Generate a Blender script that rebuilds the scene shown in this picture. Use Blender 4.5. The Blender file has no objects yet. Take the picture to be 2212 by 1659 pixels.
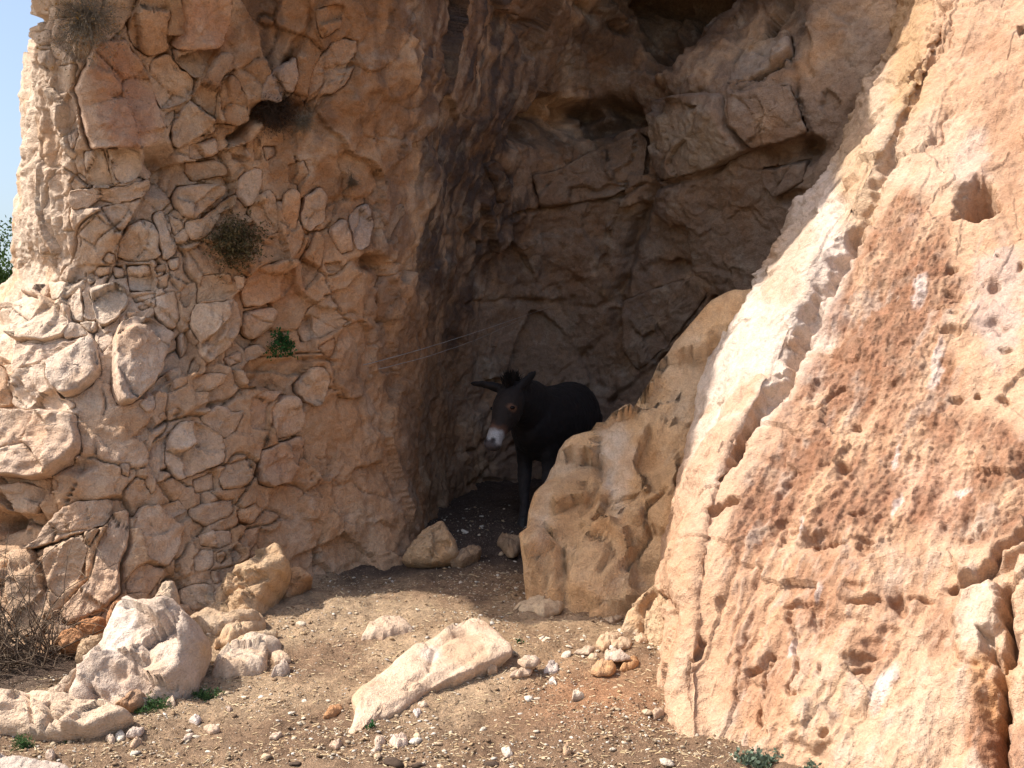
import bpy, math, random
import numpy as np
from mathutils import Vector, Matrix
from mathutils.bvhtree import BVHTree

# ------------------------------------------------------------------ camera, sky, sun, exposure
scene = bpy.context.scene
C = scene.collection
FPX, CX, CY, CAMZ = 2670.0, 1106.0, 829.5, 1.7      # pinhole in units of a 2212 px wide frame

cam_data = bpy.data.cameras.new("camera")
cam = bpy.data.objects.new("camera", cam_data)
C.objects.link(cam)
cam.location = (0, 0, CAMZ)
cam.rotation_euler = (math.radians(90), 0, 0)
cam_data.sensor_width = 36
cam_data.lens = 36 * FPX / 2212.0
cam_data.clip_start = 0.05
cam_data.clip_end = 4000
scene.camera = cam

SUN_EL, SUN_AZ = 52.0, 12.0       # azimuth: degrees in front of due left
ce = math.cos(math.radians(SUN_EL))
SUN = Vector((-ce * math.cos(math.radians(SUN_AZ)), -ce * math.sin(math.radians(SUN_AZ)), math.sin(math.radians(SUN_EL))))
world = bpy.data.worlds.new("World")
scene.world = world
world.use_nodes = True
wn = world.node_tree
bg = wn.nodes["Background"]
sky = wn.nodes.new("ShaderNodeTexSky")
sky.sky_type = 'NISHITA'
sky.sun_disc = False
sky.sun_elevation = math.radians(SUN_EL)
sky.sun_rotation = math.atan2(SUN.x, SUN.y)
sky.air_density = 1.0
sky.dust_density = 3.5
sky.ozone_density = 1.0
wn.links.new(sky.outputs[0], bg.inputs[0])
bg.inputs[1].default_value = 0.15
sd = bpy.data.lights.new("sun", 'SUN')
sd.energy = 3.9
sd.angle = math.radians(0.9)
sd.color = (1.0, 0.955, 0.89)
sun = bpy.data.objects.new("sun", sd)
C.objects.link(sun)
sun.rotation_euler = SUN.to_track_quat('Z', 'Y').to_euler()
sun.location = (-6, -4, 12)
scene.view_settings.view_transform = 'Standard'
scene.view_settings.look = 'None'
scene.view_settings.gamma = 1
scene.view_settings.use_curve_mapping = False
scene.view_settings.exposure = 0.72
scene.cycles.max_bounces = 6
scene.cycles.diffuse_bounces = 4
scene.cycles.glossy_bounces = 1
scene.cycles.transmission_bounces = 3

# ------------------------------------------------------------------ noise
from concurrent.futures import ThreadPoolExecutor
_POOL = ThreadPoolExecutor(4)
_RS = np.random.RandomState(5)
_GT = _RS.normal(size=(32768, 3)); _GT = (_GT / np.linalg.norm(_GT, axis=1)[:, None]).astype(np.float32)
_JT = (0.08 + 0.84 * _RS.rand(32768, 3)).astype(np.float32)
_RT = _RS.rand(32768, 4).astype(np.float32)

def _chunks(fn, p, *outs):
    n = len(p); st = 12000
    if n <= st:
        fn(p, *outs); return
    list(_POOL.map(lambda i: fn(p[i:i + st], *[o[i:i + st] for o in outs]), range(0, n, st)))

def _perlin(p, out):
    fl = np.floor(p); f = p - fl; i = fl.astype(np.int32)
    u = f * f * f * (f * (f * 6 - 15) + 10)
    X = [(i[:, 0] & 31) << 10, ((i[:, 0] + 1) & 31) << 10]; Y = [(i[:, 1] & 31) << 5, ((i[:, 1] + 1) & 31) << 5]; Z = [i[:, 2] & 31, (i[:, 2] + 1) & 31]
    U = [[1 - u[:, k], u[:, k]] for k in range(3)]
    F = [[f[:, k], f[:, k] - 1] for k in range(3)]
    acc = 0
    for dx in (0, 1):
        for dy in (0, 1):
            xy = X[dx] + Y[dy]; w = U[0][dx] * U[1][dy]
            for dz in (0, 1):
                g = _GT.take(xy + Z[dz], axis=0)
                acc = acc + w * U[2][dz] * (g[:, 0] * F[0][dx] + g[:, 1] * F[1][dy] + g[:, 2] * F[2][dz])
    out += acc * 1.6

def fbm(p, scale, octaves=4, seed=0, gain=0.5, lac=2.03):
    p = np.ascontiguousarray(p, dtype=np.float32)
    out = np.zeros(len(p), np.float32)
    def work(q, o):
        sc, a = scale, 1.0
        for k in range(octaves):
            t = np.zeros(len(q), np.float32)
            off = np.array([(seed * 5.37 + k * 11.3) % 32, (seed * 9.71 + k * 7.7) % 32, (seed * 3.19 + k * 4.9) % 32], np.float32)
            _perlin(q * np.float32(sc) + off, t)
            o += np.float32(a) * t
            sc *= lac; a *= gain
    _chunks(work, p, out)
    return out

def _voro(p, scale, off, e, rnd, vec):
    p = p * np.float32(scale) + off
    fl = np.floor(p); i = fl.astype(np.int32); f = p - fl
    n = len(p)
    f1 = np.full(n, 9e9, np.float32); f2 = np.full(n, 9e9, np.float32)
    cid = np.zeros(n, np.int32); bv = np.zeros((n, 3), np.float32)
    for dx in (-1, 0, 1):
        ix = ((i[:, 0] + dx) & 31) << 10
        for dy in (-1, 0, 1):
            ixy = ix + (((i[:, 1] + dy) & 31) << 5)
            for dz in (-1, 0, 1):
                h = ixy + ((i[:, 2] + dz) & 31)
                v = _JT.take(h, axis=0); v -= f; v += np.array([dx, dy, dz], np.float32)
                d = v[:, 0]**2 + v[:, 1]**2 + v[:, 2]**2
                closer = d < f1
                f2 = np.where(closer, f1, np.minimum(f2, d))
                f1 = np.where(closer, d, f1)
                cid = np.where(closer, h, cid)
                bv = np.where(closer[:, None], v, bv)
    e[:] = np.sqrt(f2) - np.sqrt(f1)
    rnd[:] = _RT.take(cid, axis=0)
    vec[:] = -bv / scale

def voronoi(p, scale, seed=0):
    """border distance (F2-F1, in cells), per-cell random (N,4), vector from the cell centre (world units)"""
    p = np.ascontiguousarray(p, dtype=np.float32); n = len(p)
    e = np.zeros(n, np.float32); rnd = np.zeros((n, 4), np.float32); vec = np.zeros((n, 3), np.float32)
    off = np.array([(seed * 5.37) % 32, (seed * 9.71) % 32, (seed * 3.19) % 32], np.float32)
    _chunks(lambda q, a, b, c: _voro(q, scale, off, a, b, c), p, e, rnd, vec)
    return e, rnd, vec

def smooth(a, b, x):
    t = np.clip((x - a) / (b - a), 0, 1)
    return t * t * (3 - 2 * t)

def facets(p, scale, seed, step, tilt):
    """broken-rock relief: every cell is a randomly set back and tilted plane"""
    e, r, v = voronoi(p, scale, seed)
    return (r[:, 3] - 0.5) * step + ((r[:, :3] - 0.5) * v).sum(1) * 2 * tilt, e

# ------------------------------------------------------------------ helpers
def W(px, py, d):
    px = np.asarray(px, float); py = np.asarray(py, float); d = np.asarray(d, float)
    return np.stack([(px - CX) / FPX * d, d + 0 * px, CAMZ + (CY - py) / FPX * d], -1)

def PX(p):
    return CX + FPX * p[:, 0] / p[:, 1], CY - FPX * (p[:, 2] - CAMZ) / p[:, 1]

def lk(o):
    C.objects.link(o); return o

def mesh_np(name, v, quads=None, tris=None, smooth_shade=True):
    m = bpy.data.meshes.new(name)
    v = np.ascontiguousarray(v, np.float32)
    nq = 0 if quads is None else len(quads); nt = 0 if tris is None else len(tris)
    loops = []
    if nq: loops.append(np.asarray(quads, np.int32).ravel())
    if nt: loops.append(np.asarray(tris, np.int32).ravel())
    loops = np.concatenate(loops)
    starts = np.concatenate([np.arange(nq) * 4, nq * 4 + np.arange(nt) * 3]).astype(np.int32)
    totals = np.concatenate([np.full(nq, 4), np.full(nt, 3)]).astype(np.int32)
    m.vertices.add(len(v)); m.vertices.foreach_set('co', v.ravel())
    m.loops.add(len(loops)); m.loops.foreach_set('vertex_index', loops)
    m.polygons.add(nq + nt); m.polygons.foreach_set('loop_start', starts); m.polygons.foreach_set('loop_total', totals)
    if smooth_shade:
        m.polygons.foreach_set('use_smooth', np.ones(nq + nt, bool))
    m.update(calc_edges=True); m.validate()
    return m

def set_col(m, col, hue=(1.0, 1.0, 1.0)):
    a = m.attributes.new('Col', 'FLOAT_COLOR', 'POINT')
    c = np.ones((len(col), 4), np.float32); c[:, :3] = np.clip(np.asarray(col) * hue, 0.004, 0.95)
    a.data.foreach_set('color', c.ravel())

def obj(name, mesh, mat=None, parent=None, loc=None):
    o = bpy.data.objects.new(name, mesh)
    if name in ('leaves', 'twigs', 'dry_flowers', 'stems', 'branches', 'fallen_twigs', 'crown', 'mane'): o['kind'] = 'stuff'
    if mat is not None and mesh is not None:
        mesh.materials.append(mat)
    if loc is not None:
        o.location = loc
    if parent is not None:
        o.parent = parent
    return lk(o)

def tag(o, label=None, cat=None, group=None, kind=None):
    if label: o['label'] = label
    if cat: o['category'] = cat
    if group: o['group'] = group
    if kind: o['kind'] = kind
    return o

def recentre(v, base=False):
    c = v.mean(0)
    if base: c[2] = v[:, 2].min()
    return v - c, tuple(float(x) for x in c)

def catmull(ctrl, counts):
    """ctrl (n,...) -> dense samples, counts[k] per segment"""
    n = len(ctrl); out = []
    P = np.concatenate([2 * ctrl[:1] - ctrl[1:2], ctrl, 2 * ctrl[-1:] - ctrl[-2:-1]])
    for k in range(n - 1):
        p0, p1, p2, p3 = P[k], P[k + 1], P[k + 2], P[k + 3]
        t = (np.arange(counts[k]) / counts[k]).reshape((-1,) + (1,) * (ctrl.ndim - 1))
        out.append(0.5 * (2 * p1 + (p2 - p0) * t + (2 * p0 - 5 * p1 + 4 * p2 - p3) * t**2 + (3 * p1 - p0 - 3 * p2 + p3) * t**3))
    out.append(ctrl[-1:])
    return np.concatenate(out)

def grid_normals(g):
    du = np.gradient(g, axis=1); dv = np.gradient(g, axis=0)
    n = np.cross(du, dv); n /= np.linalg.norm(n, axis=2)[..., None] + 1e-9
    cdir = np.array([0, 0, CAMZ]) - g
    if np.median((n * cdir).sum(2)) < 0: n = -n
    return n

def grid_quads(r, c):
    i = np.arange(r * c).reshape(r, c)
    return np.stack([i[:-1, :-1], i[:-1, 1:], i[1:, 1:], i[1:, :-1]], -1).reshape(-1, 4)

def seg_dist(x, y, poly, closed):
    p = np.asarray(poly, float)
    q = np.roll(p, -1, 0) if closed else p[1:]
    a = p if closed else p[:-1]
    best = np.full(x.shape, 1e18)
    for (ax, ay), (bx, by) in zip(a, q):
        dx, dy = bx - ax, by - ay
        t = np.clip(((x - ax) * dx + (y - ay) * dy) / (dx * dx + dy * dy + 1e-9), 0, 1)
        best = np.minimum(best, (x - ax - t * dx)**2 + (y - ay - t * dy)**2)
    return np.sqrt(best)

def inside(x, y, poly):
    p = np.asarray(poly, float); r = np.zeros(x.shape, bool)
    j = len(p) - 1
    for i in range(len(p)):
        xi, yi, xj, yj = p[i][0], p[i][1], p[j][0], p[j][1]
        if yi != yj:
            r ^= ((yi > y) != (yj > y)) & (x < (xj - xi) * (y - yi) / (yj - yi) + xi)
        j = i
    return r

def carve(x, y, feats, pos=None):
    """relief traced on a rock surface: cracks, raised plates, pits (amounts in metres)"""
    h = np.zeros(x.shape)
    for f in feats:
        if f[0] == 'pit':
            _, fx, fy, rx, ry, dep = f
            m = (np.abs(x - fx) < 2.2 * rx) & (np.abs(y - fy) < 2.2 * ry)
            q = ((x[m] - fx) / rx)**2 + ((y[m] - fy) / ry)**2
            h[m] -= dep * np.exp(-q**2)
            continue
        pts = np.asarray(f[1], float)
        pad = 3 * f[2] + 4
        m = (x > pts[:, 0].min() - pad) & (x < pts[:, 0].max() + pad) & (y > pts[:, 1].min() - pad) & (y < pts[:, 1].max() + pad)
        if not m.any(): continue
        xs, ys = x[m], y[m]
        if f[0] == 'crack':
            d = seg_dist(xs, ys, pts, False)
            h[m] -= f[3] * np.exp(-(d / f[2])**2)
        else:   # plate: soft edge width, height
            d = seg_dist(xs, ys, pts, True) * np.where(inside(xs, ys, pts), 1, -1)
            h[m] += f[3] * smooth(-f[2], f[2], d)
    return h

# ------------------------------------------------------------------ materials
def new_mat(name):
    m = bpy.data.materials.new(name); m.use_nodes = True
    nt = m.node_tree
    b = nt.nodes['Principled BSDF']
    b.inputs['Specular IOR Level'].default_value = 0.2
    return m, nt, b

def nd(nt, t, **kw):
    n = nt.nodes.new(t)
    for k, v in kw.items(): setattr(n, k, v)
    return n

def noise_node(nt, pos, scale, detail=6, rough=0.6):
    n = nd(nt, 'ShaderNodeTexNoise'); n.inputs['Scale'].default_value = scale
    n.inputs['Detail'].default_value = detail; n.inputs['Roughness'].default_value = rough
    nt.links.new(pos, n.inputs['Vector']); return n

def ramp(nt, src, a, b, ca, cb):
    r = nd(nt, 'ShaderNodeMapRange'); r.clamp = True
    r.inputs[1].default_value = a; r.inputs[2].default_value = b; r.inputs[3].default_value = ca; r.inputs[4].default_value = cb
    nt.links.new(src, r.inputs[0]); return r.outputs[0]

def mul(nt, a, fac):
    """colour a times scalar socket fac"""
    m = nd(nt, 'ShaderNodeVectorMath', operation='SCALE')
    nt.links.new(a, m.inputs[0]); nt.links.new(fac, m.inputs['Scale']); return m.outputs[0]

def mixc(nt, fac, a, b):
    m = nd(nt, 'ShaderNodeMix', data_type='RGBA')
    if hasattr(fac, 'is_linked') or hasattr(fac, 'node'): nt.links.new(fac, m.inputs[0])
    else: m.inputs[0].default_value = fac
    for s, v in ((6, a), (7, b)):
        if isinstance(v, tuple): m.inputs[s].default_value = (*v, 1)
        else: nt.links.new(v, m.inputs[s])
    return m.outputs[2]

def rock_material(name, bump=1.0, warm=(0.40, 0.22, 0.11), pale=(0.60, 0.52, 0.42), amt=0.35):
    m, nt, b = new_mat(name)
    b.inputs['Roughness'].default_value = 0.93
    at = nd(nt, 'ShaderNodeAttribute', attribute_name='Col')
    geo = nd(nt, 'ShaderNodeNewGeometry'); pos = geo.outputs['Position']
    n1 = noise_node(nt, pos, 4.5, 4, 0.62); n2 = noise_node(nt, pos, 22, 4, 0.7); n3 = noise_node(nt, pos, 95, 2, 0.7)
    c = at.outputs['Color']
    c = mixc(nt, ramp(nt, n1.outputs[0], 0.52, 0.72, 0, amt), c, warm)
    sepc = nd(nt, 'ShaderNodeSeparateColor'); nt.links.new(n1.outputs['Color'], sepc.inputs[0])
    c = mixc(nt, ramp(nt, sepc.outputs[1], 0.55, 0.75, 0, amt), c, pale)
    c = mul(nt, c, ramp(nt, n2.outputs[0], 0.25, 0.75, 0.78, 1.2))
    c = mul(nt, c, ramp(nt, n3.outputs[0], 0.25, 0.75, 0.82, 1.16))
    c = mul(nt, c, ramp(nt, sepc.outputs[2], 0.64, 0.74, 1.0, 0.75))
    nt.links.new(c, b.inputs['Base Color'])
    prev = None
    for src, dist, st in ((n2.outputs[0], 0.030, 0.85), (n3.outputs[0], 0.008, 0.9)):
        bp = nd(nt, 'ShaderNodeBump'); bp.inputs['Strength'].default_value = st * bump; bp.inputs['Distance'].default_value = dist
        nt.links.new(src, bp.inputs['Height'])
        if prev: nt.links.new(prev.outputs[0], bp.inputs['Normal'])
        prev = bp
    nt.links.new(prev.outputs[0], b.inputs['Normal'])
    return m

def plain_material(name, col, rough=0.8, var=0.3, scale=20, trans=0.0):
    m, nt, b = new_mat(name)
    b.inputs['Roughness'].default_value = rough
    geo = nd(nt, 'ShaderNodeNewGeometry')
    n = noise_node(nt, geo.outputs['Position'], scale, 4)
    rgb = nd(nt, 'ShaderNodeRGB'); rgb.outputs[0].default_value = (*col, 1)
    c = mul(nt, rgb.outputs[0], ramp(nt, n.outputs[0], 0.25, 0.75, 1 - var, 1 + var))
    nt.links.new(c, b.inputs['Base Color'])
    if trans:
        tr = nd(nt, 'ShaderNodeBsdfTranslucent'); mx = nd(nt, 'ShaderNodeMixShader'); mx.inputs[0].default_value = trans
        nt.links.new(c, tr.inputs[0]); nt.links.new(b.outputs[0], mx.inputs[1]); nt.links.new(tr.outputs[0], mx.inputs[2])
        nt.links.new(mx.outputs[0], nt.nodes['Material Output'].inputs[0])
    return m

M = {}
M['rock'] = rock_material('limestone')
M['rockface'] = rock_material('weathered_limestone', 0.8, amt=0.2)
M['stone'] = rock_material('loose_stone', 0.8, warm=(0.45, 0.30, 0.18), amt=0.25)

# ground material: dry trodden dirt with straw and dung
def ground_material():
    m, nt, b = new_mat('dry_dirt')
    b.inputs['Roughness'].default_value = 0.97
    at = nd(nt, 'ShaderNodeAttribute', attribute_name='Col')
    geo = nd(nt, 'ShaderNodeNewGeometry'); pos = geo.outputs['Position']
    n1 = noise_node(nt, pos, 9, 4, 0.7); n2 = noise_node(nt, pos, 55, 4, 0.75); n3 = noise_node(nt, pos, 210, 2, 0.7)
    c = at.outputs['Color']
    c = mul(nt, c, ramp(nt, n1.outputs[0], 0.3, 0.7, 0.75, 1.2))
    c = mul(nt, c, ramp(nt, n2.outputs[0], 0.3, 0.7, 0.6, 1.35))
    c = mul(nt, c, ramp(nt, n3.outputs[0], 0.3, 0.7, 0.7, 1.3))
    v = nd(nt, 'ShaderNodeTexVoronoi'); v.inputs['Scale'].default_value = 48; nt.links.new(pos, v.inputs['Vector'])
    c = mixc(nt, ramp(nt, v.outputs['Distance'], 0.12, 0.2, 0.5, 0.0), c, (0.55, 0.44, 0.31))
    nt.links.new(c, b.inputs['Base Color'])
    prev = None
    for src, dist, st in ((n2.outputs[0], 0.02, 0.9), (n3.outputs[0], 0.006, 0.9)):
        bp = nd(nt, 'ShaderNodeBump'); bp.inputs['Strength'].default_value = st; bp.inputs['Distance'].default_value = dist
        nt.links.new(src, bp.inputs['Height'])
        if prev: nt.links.new(prev.outputs[0], bp.inputs['Normal'])
        prev = bp
    nt.links.new(prev.outputs[0], b.inputs['Normal'])
    return m
M['ground'] = ground_material()

# ------------------------------------------------------------------ ground
def gz_smooth(x, y):
    x = np.asarray(x, float); y = np.asarray(y, float)
    s = 0.147 * (np.clip(y, -3, 13.5) - 5.5)
    s = s + 0.10 * np.exp(-((x - 0.5) / 1.2)**2 - ((y - 6.9) / 0.6)**2) * 0.4
    s = s - 0.06 * smooth(-1.6, -3.2, x)
    return s

def gz(x, y):
    x = np.atleast_1d(np.asarray(x, float)); y = np.atleast_1d(np.asarray(y, float))
    p = np.stack([x, y, 0 * x], 1)
    near = smooth(40, 14, np.hypot(x, y - 6))
    return gz_smooth(x, y) + 0.055 * fbm(p, 1.1, 3, 31) + near * 0.022 * fbm(p, 6, 4, 32)

def build_ground():
    def axis(a, b, st, far):
        core = np.arange(a, b, st); k = np.cumsum(st * 1.25 ** np.arange(1, 60)); k = k[k < far]
        return np.concatenate([(a - k)[::-1], core, core[-1] + k])
    xs = axis(-3.6, 2.6, 0.018, 900); ys = axis(4.9, 11.6, 0.020, 900)
    X, Y = np.meshgrid(xs, ys); x, y = X.ravel(), Y.ravel()
    z = gz(x, y)
    p = np.stack([x, y, z], 1)
    near = (np.abs(x) < 5) & (y > 4) & (y < 13)
    cl = np.zeros(len(x))
    q = p[near]
    e, r, v = voronoi(q * [1, 1, 0.2], 26, 41)
    lump = np.clip(0.42 - np.linalg.norm(v, axis=1) * 26, 0, 1) * (r[:, 3] > 0.45) * r[:, 0]
    z[near] += lump * 0.035 + 0.007 * fbm(q, 24, 3, 44)
    far = smooth(14, 60, np.hypot(x, y))
    z += far * 3.0 * fbm(p, 0.02, 3, 77)
    p[:, 2] = z
    # colour
    n = fbm(p, 1.3, 4, 51); n2 = fbm(p, 5, 3, 52)
    col = np.empty((len(x), 3)); col[:] = (0.34, 0.23, 0.13)
    def mixin(c, w):
        col[:] = col * (1 - w[:, None]) + np.array(c) * w[:, None]
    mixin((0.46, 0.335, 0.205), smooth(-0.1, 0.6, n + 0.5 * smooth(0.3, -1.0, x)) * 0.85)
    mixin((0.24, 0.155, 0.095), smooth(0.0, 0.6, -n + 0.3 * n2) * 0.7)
    mixin((0.105, 0.075, 0.055), smooth(7.9, 8.7, y + 0.35 * n) * smooth(-1.6, -1.0, x))        # darker floor from the cave mouth inward
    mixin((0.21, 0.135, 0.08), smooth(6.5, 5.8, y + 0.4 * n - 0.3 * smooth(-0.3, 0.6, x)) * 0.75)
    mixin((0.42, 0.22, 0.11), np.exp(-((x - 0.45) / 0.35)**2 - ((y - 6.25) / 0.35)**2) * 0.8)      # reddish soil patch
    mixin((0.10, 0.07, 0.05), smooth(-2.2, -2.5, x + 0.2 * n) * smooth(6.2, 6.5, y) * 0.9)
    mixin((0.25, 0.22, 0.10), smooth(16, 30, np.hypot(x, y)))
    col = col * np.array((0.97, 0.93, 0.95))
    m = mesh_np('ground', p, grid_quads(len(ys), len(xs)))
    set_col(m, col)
    tag(obj('ground', m, M['ground']), kind='structure')
build_ground()

def ground_at(px, py):
    """world point where the line of sight meets the ground"""
    d = 6698.0 / max(py - 437.0, 60.0)
    for _ in range(12):
        x = (px - CX) / FPX * d
        zg = float(gz(x, d)[0])
        d = d + 0.8 * ((CAMZ - zg) * FPX / max(py - CY, 40.0) - d)
    x = (px - CX) / FPX * d
    return np.array([x, d, float(gz(x, d)[0])])

# ------------------------------------------------------------------ rock colours
WARM = (1.01, 0.97, 0.985)
TAN, CREAM, ORANGE, BROWN = (0.51, 0.35, 0.215), (0.60, 0.49, 0.37), (0.49, 0.285, 0.15), (0.31, 0.175, 0.09)
RED, GREY, BLACK = (0.36, 0.185, 0.11), (0.42, 0.38, 0.34), (0.075, 0.06, 0.055)
def blob_mix(col, x, y, nz, zones):
    for (zx, zy, rx, ry, c, s) in zones:
        q = ((x - zx) / rx)**2 + ((y - zy) / ry)**2 + nz * 0.9
        w = s * smooth(1.25, 0.35, q)
        col[:] = col * (1 - w[:, None]) + np.array(c) * w[:, None]

CLIFF_ZONES = [
    (120, 300, 280, 440, CREAM, 0.85), (170, 760, 330, 300, CREAM, 0.75), (80, 1000, 160, 120, ORANGE, 0.5),
    (700, 700, 260, 520, ORANGE, 0.55), (820, 900, 140, 360, ORANGE, 0.7), (760, 1130, 260, 160, ORANGE, 0.5),
    (640, 90, 200, 300, BROWN, 0.85), (790, 200, 150, 300, BROWN, 0.8), (270, 1230, 260, 140, TAN, 0.6),
    (250, 190, 75, 120, RED, 0.7), (430, 40, 70, 70, RED, 0.5), (330, 90, 60, 70, ORANGE, 0.5),
    (590, 620, 60, 60, RED, 0.35), (600, 980, 60, 60, RED, 0.3),
    (600, 235, 70, 35, (0.14, 0.08, 0.05), 0.7),
    # cave: interior shade lowered into the tones, besides the dark water stains
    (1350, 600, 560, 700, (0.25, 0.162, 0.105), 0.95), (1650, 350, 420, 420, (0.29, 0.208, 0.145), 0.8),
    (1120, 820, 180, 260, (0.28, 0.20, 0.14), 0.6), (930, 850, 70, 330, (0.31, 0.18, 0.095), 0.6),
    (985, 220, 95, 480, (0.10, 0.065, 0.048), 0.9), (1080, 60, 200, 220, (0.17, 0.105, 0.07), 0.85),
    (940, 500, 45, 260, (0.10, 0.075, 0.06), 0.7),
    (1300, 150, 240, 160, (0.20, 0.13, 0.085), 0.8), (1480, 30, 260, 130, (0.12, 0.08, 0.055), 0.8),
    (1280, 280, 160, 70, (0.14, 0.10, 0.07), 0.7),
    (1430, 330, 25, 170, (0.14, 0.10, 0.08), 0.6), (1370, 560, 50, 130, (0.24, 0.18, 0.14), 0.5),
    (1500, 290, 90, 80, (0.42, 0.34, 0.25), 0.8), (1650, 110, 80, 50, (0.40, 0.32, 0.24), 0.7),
]

def cliff_colour(p, x, y):
    n = fbm(p, 2.0, 4, 61); n2 = fbm(p, 7.0, 3, 62)
    col = np.empty((len(p), 3)); col[:] = TAN
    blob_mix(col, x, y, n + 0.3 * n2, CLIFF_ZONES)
    # vertical run-off streaks under the brow of the cave
    st = fbm(p * [9, 9, 0.9], 1.0, 3, 63)
    w = smooth(-0.1, 0.3, st) * smooth(830, 930, x) * smooth(1230, 1060, x) * smooth(720, 420, y) * 0.92
    col = col * (1 - w[:, None]) + np.array(BLACK) * w[:, None]
    w = smooth(0.1, 0.45, -st) * smooth(820, 930, x) * smooth(1230, 1060, x) * smooth(720, 420, y) * 0.5
    col = col * (1 - w[:, None]) + np.array((0.36, 0.27, 0.19)) * w[:, None]
    st2 = fbm(p * [5, 5, 0.7], 1.0, 3, 66)
    w = smooth(0.1, 0.5, st2) * smooth(450, 560, x) * smooth(1000, 900, x) * smooth(460, 180, y) * 0.85
    col = col * (1 - w[:, None]) + np.array((0.19, 0.115, 0.07)) * w[:, None]
    # pale lichen-grey and iron-orange mottling
    w = smooth(0.25, 0.7, fbm(p, 3.3, 4, 64)) * 0.5
    col = col * (1 - w[:, None]) + (col * 0.4 + 0.6 * np.array((0.58, 0.48, 0.36)) * np.minimum(1, col.mean(1) / 0.3)[:, None]) * w[:, None]
    w = smooth(0.2, 0.7, fbm(p, 2.6, 4, 65)) * 0.5
    col = col * (1 - w[:, None]) + col * np.array((0.92, 0.72, 0.52)) * w[:, None]
    return col

# ------------------------------------------------------------------ cliff with the cave
TPY = np.array([1700, 1400, 1200, 1000, 800, 600, 400, 200, 0, -250, -600, -1000], float)
TPX = np.array([200, 400, 550, 700, 800, 880, 940, 1000, 1100, 1250, 1400, 1550, 1700, 1850, 2000, 2300, 2900], float)
TD = np.array([
    [7.0, 7.3, 7.5, 8.0, 8.3, 8.6, 9.6, 10.6, 10.8, 10.9, 10.9, 10.8, 10.5, 10.2, 10, 10, 10],
    [7.1, 7.4, 7.65, 8.15, 8.45, 8.65, 9.7, 10.7, 10.9, 11.0, 11.0, 10.8, 10.5, 10.2, 10, 10, 10],
    [7.25, 7.6, 7.9, 8.3, 8.55, 8.8, 9.8, 10.8, 11.0, 11.1, 11.1, 10.9, 10.6, 10.3, 10, 10, 10],
    [7.35, 7.7, 8.05, 8.45, 8.7, 9.1, 10.1, 10.8, 11.2, 11.3, 11.2, 11.0, 10.6, 10.3, 10, 10, 10],
    [7.5, 7.8, 8.1, 8.4, 8.7, 9.2, 10.1, 10.8, 11.2, 11.3, 11.2, 11.0, 10.5, 10.1, 10, 9.8, 9.8],
    [7.7, 7.9, 8.1, 8.4, 8.6, 9.0, 9.7, 10.5, 11.0, 11.2, 11.0, 10.7, 10.2, 9.8, 9.6, 9.5, 9.5],
    [7.6, 7.85, 8.1, 8.3, 8.5, 8.8, 9.2, 9.9, 10.6, 10.9, 10.7, 10.2, 9.9, 9.6, 9.5, 9.4, 9.4],
    [7.45, 7.75, 7.95, 8.1, 8.3, 8.5, 8.8, 9.3, 10.1, 10.9, 10.7, 9.9, 9.7, 9.5, 9.4, 9.4, 9.4],
    [7.25, 7.55, 7.8, 7.9, 8.05, 8.2, 8.5, 8.9, 9.6, 10.3, 11.2, 10.8, 10.0, 9.6, 9.5, 9.5, 9.5],
    [6.6, 6.95, 7.3, 7.6, 7.75, 7.9, 8.1, 8.35, 8.8, 9.2, 9.7, 9.9, 9.6, 9.4, 9.4, 9.5, 9.5],  # from here up: unseen brow, shaped to cast shade over the cave mouth
    [6.66, 7.02, 7.4, 7.6, 7.75, 7.85, 7.95, 8.05, 8.3, 8.6, 8.9, 9.1, 9.2, 9.2, 9.3, 9.5, 9.5],
    [7.7, 7.9, 8.0, 8.1, 8.2, 8.3, 8.4, 8.5, 8.7, 8.9, 9.1, 9.3, 9.4, 9.5, 9.6, 10, 10]])
S_PY = [1700, 1400, 1200, 1000, 850, 740, 680, 640, 590, 500, 400, 200, 0, -80, -250, -600, -1000, -1400]
S_PX = [-520, -470, -440, -400, -280, -130, -55, -6, 30, 36, 44, 58, 80, 60, -190, -380, -200, -60]  # above the frame the unseen brow flares left to block the sun

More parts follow.
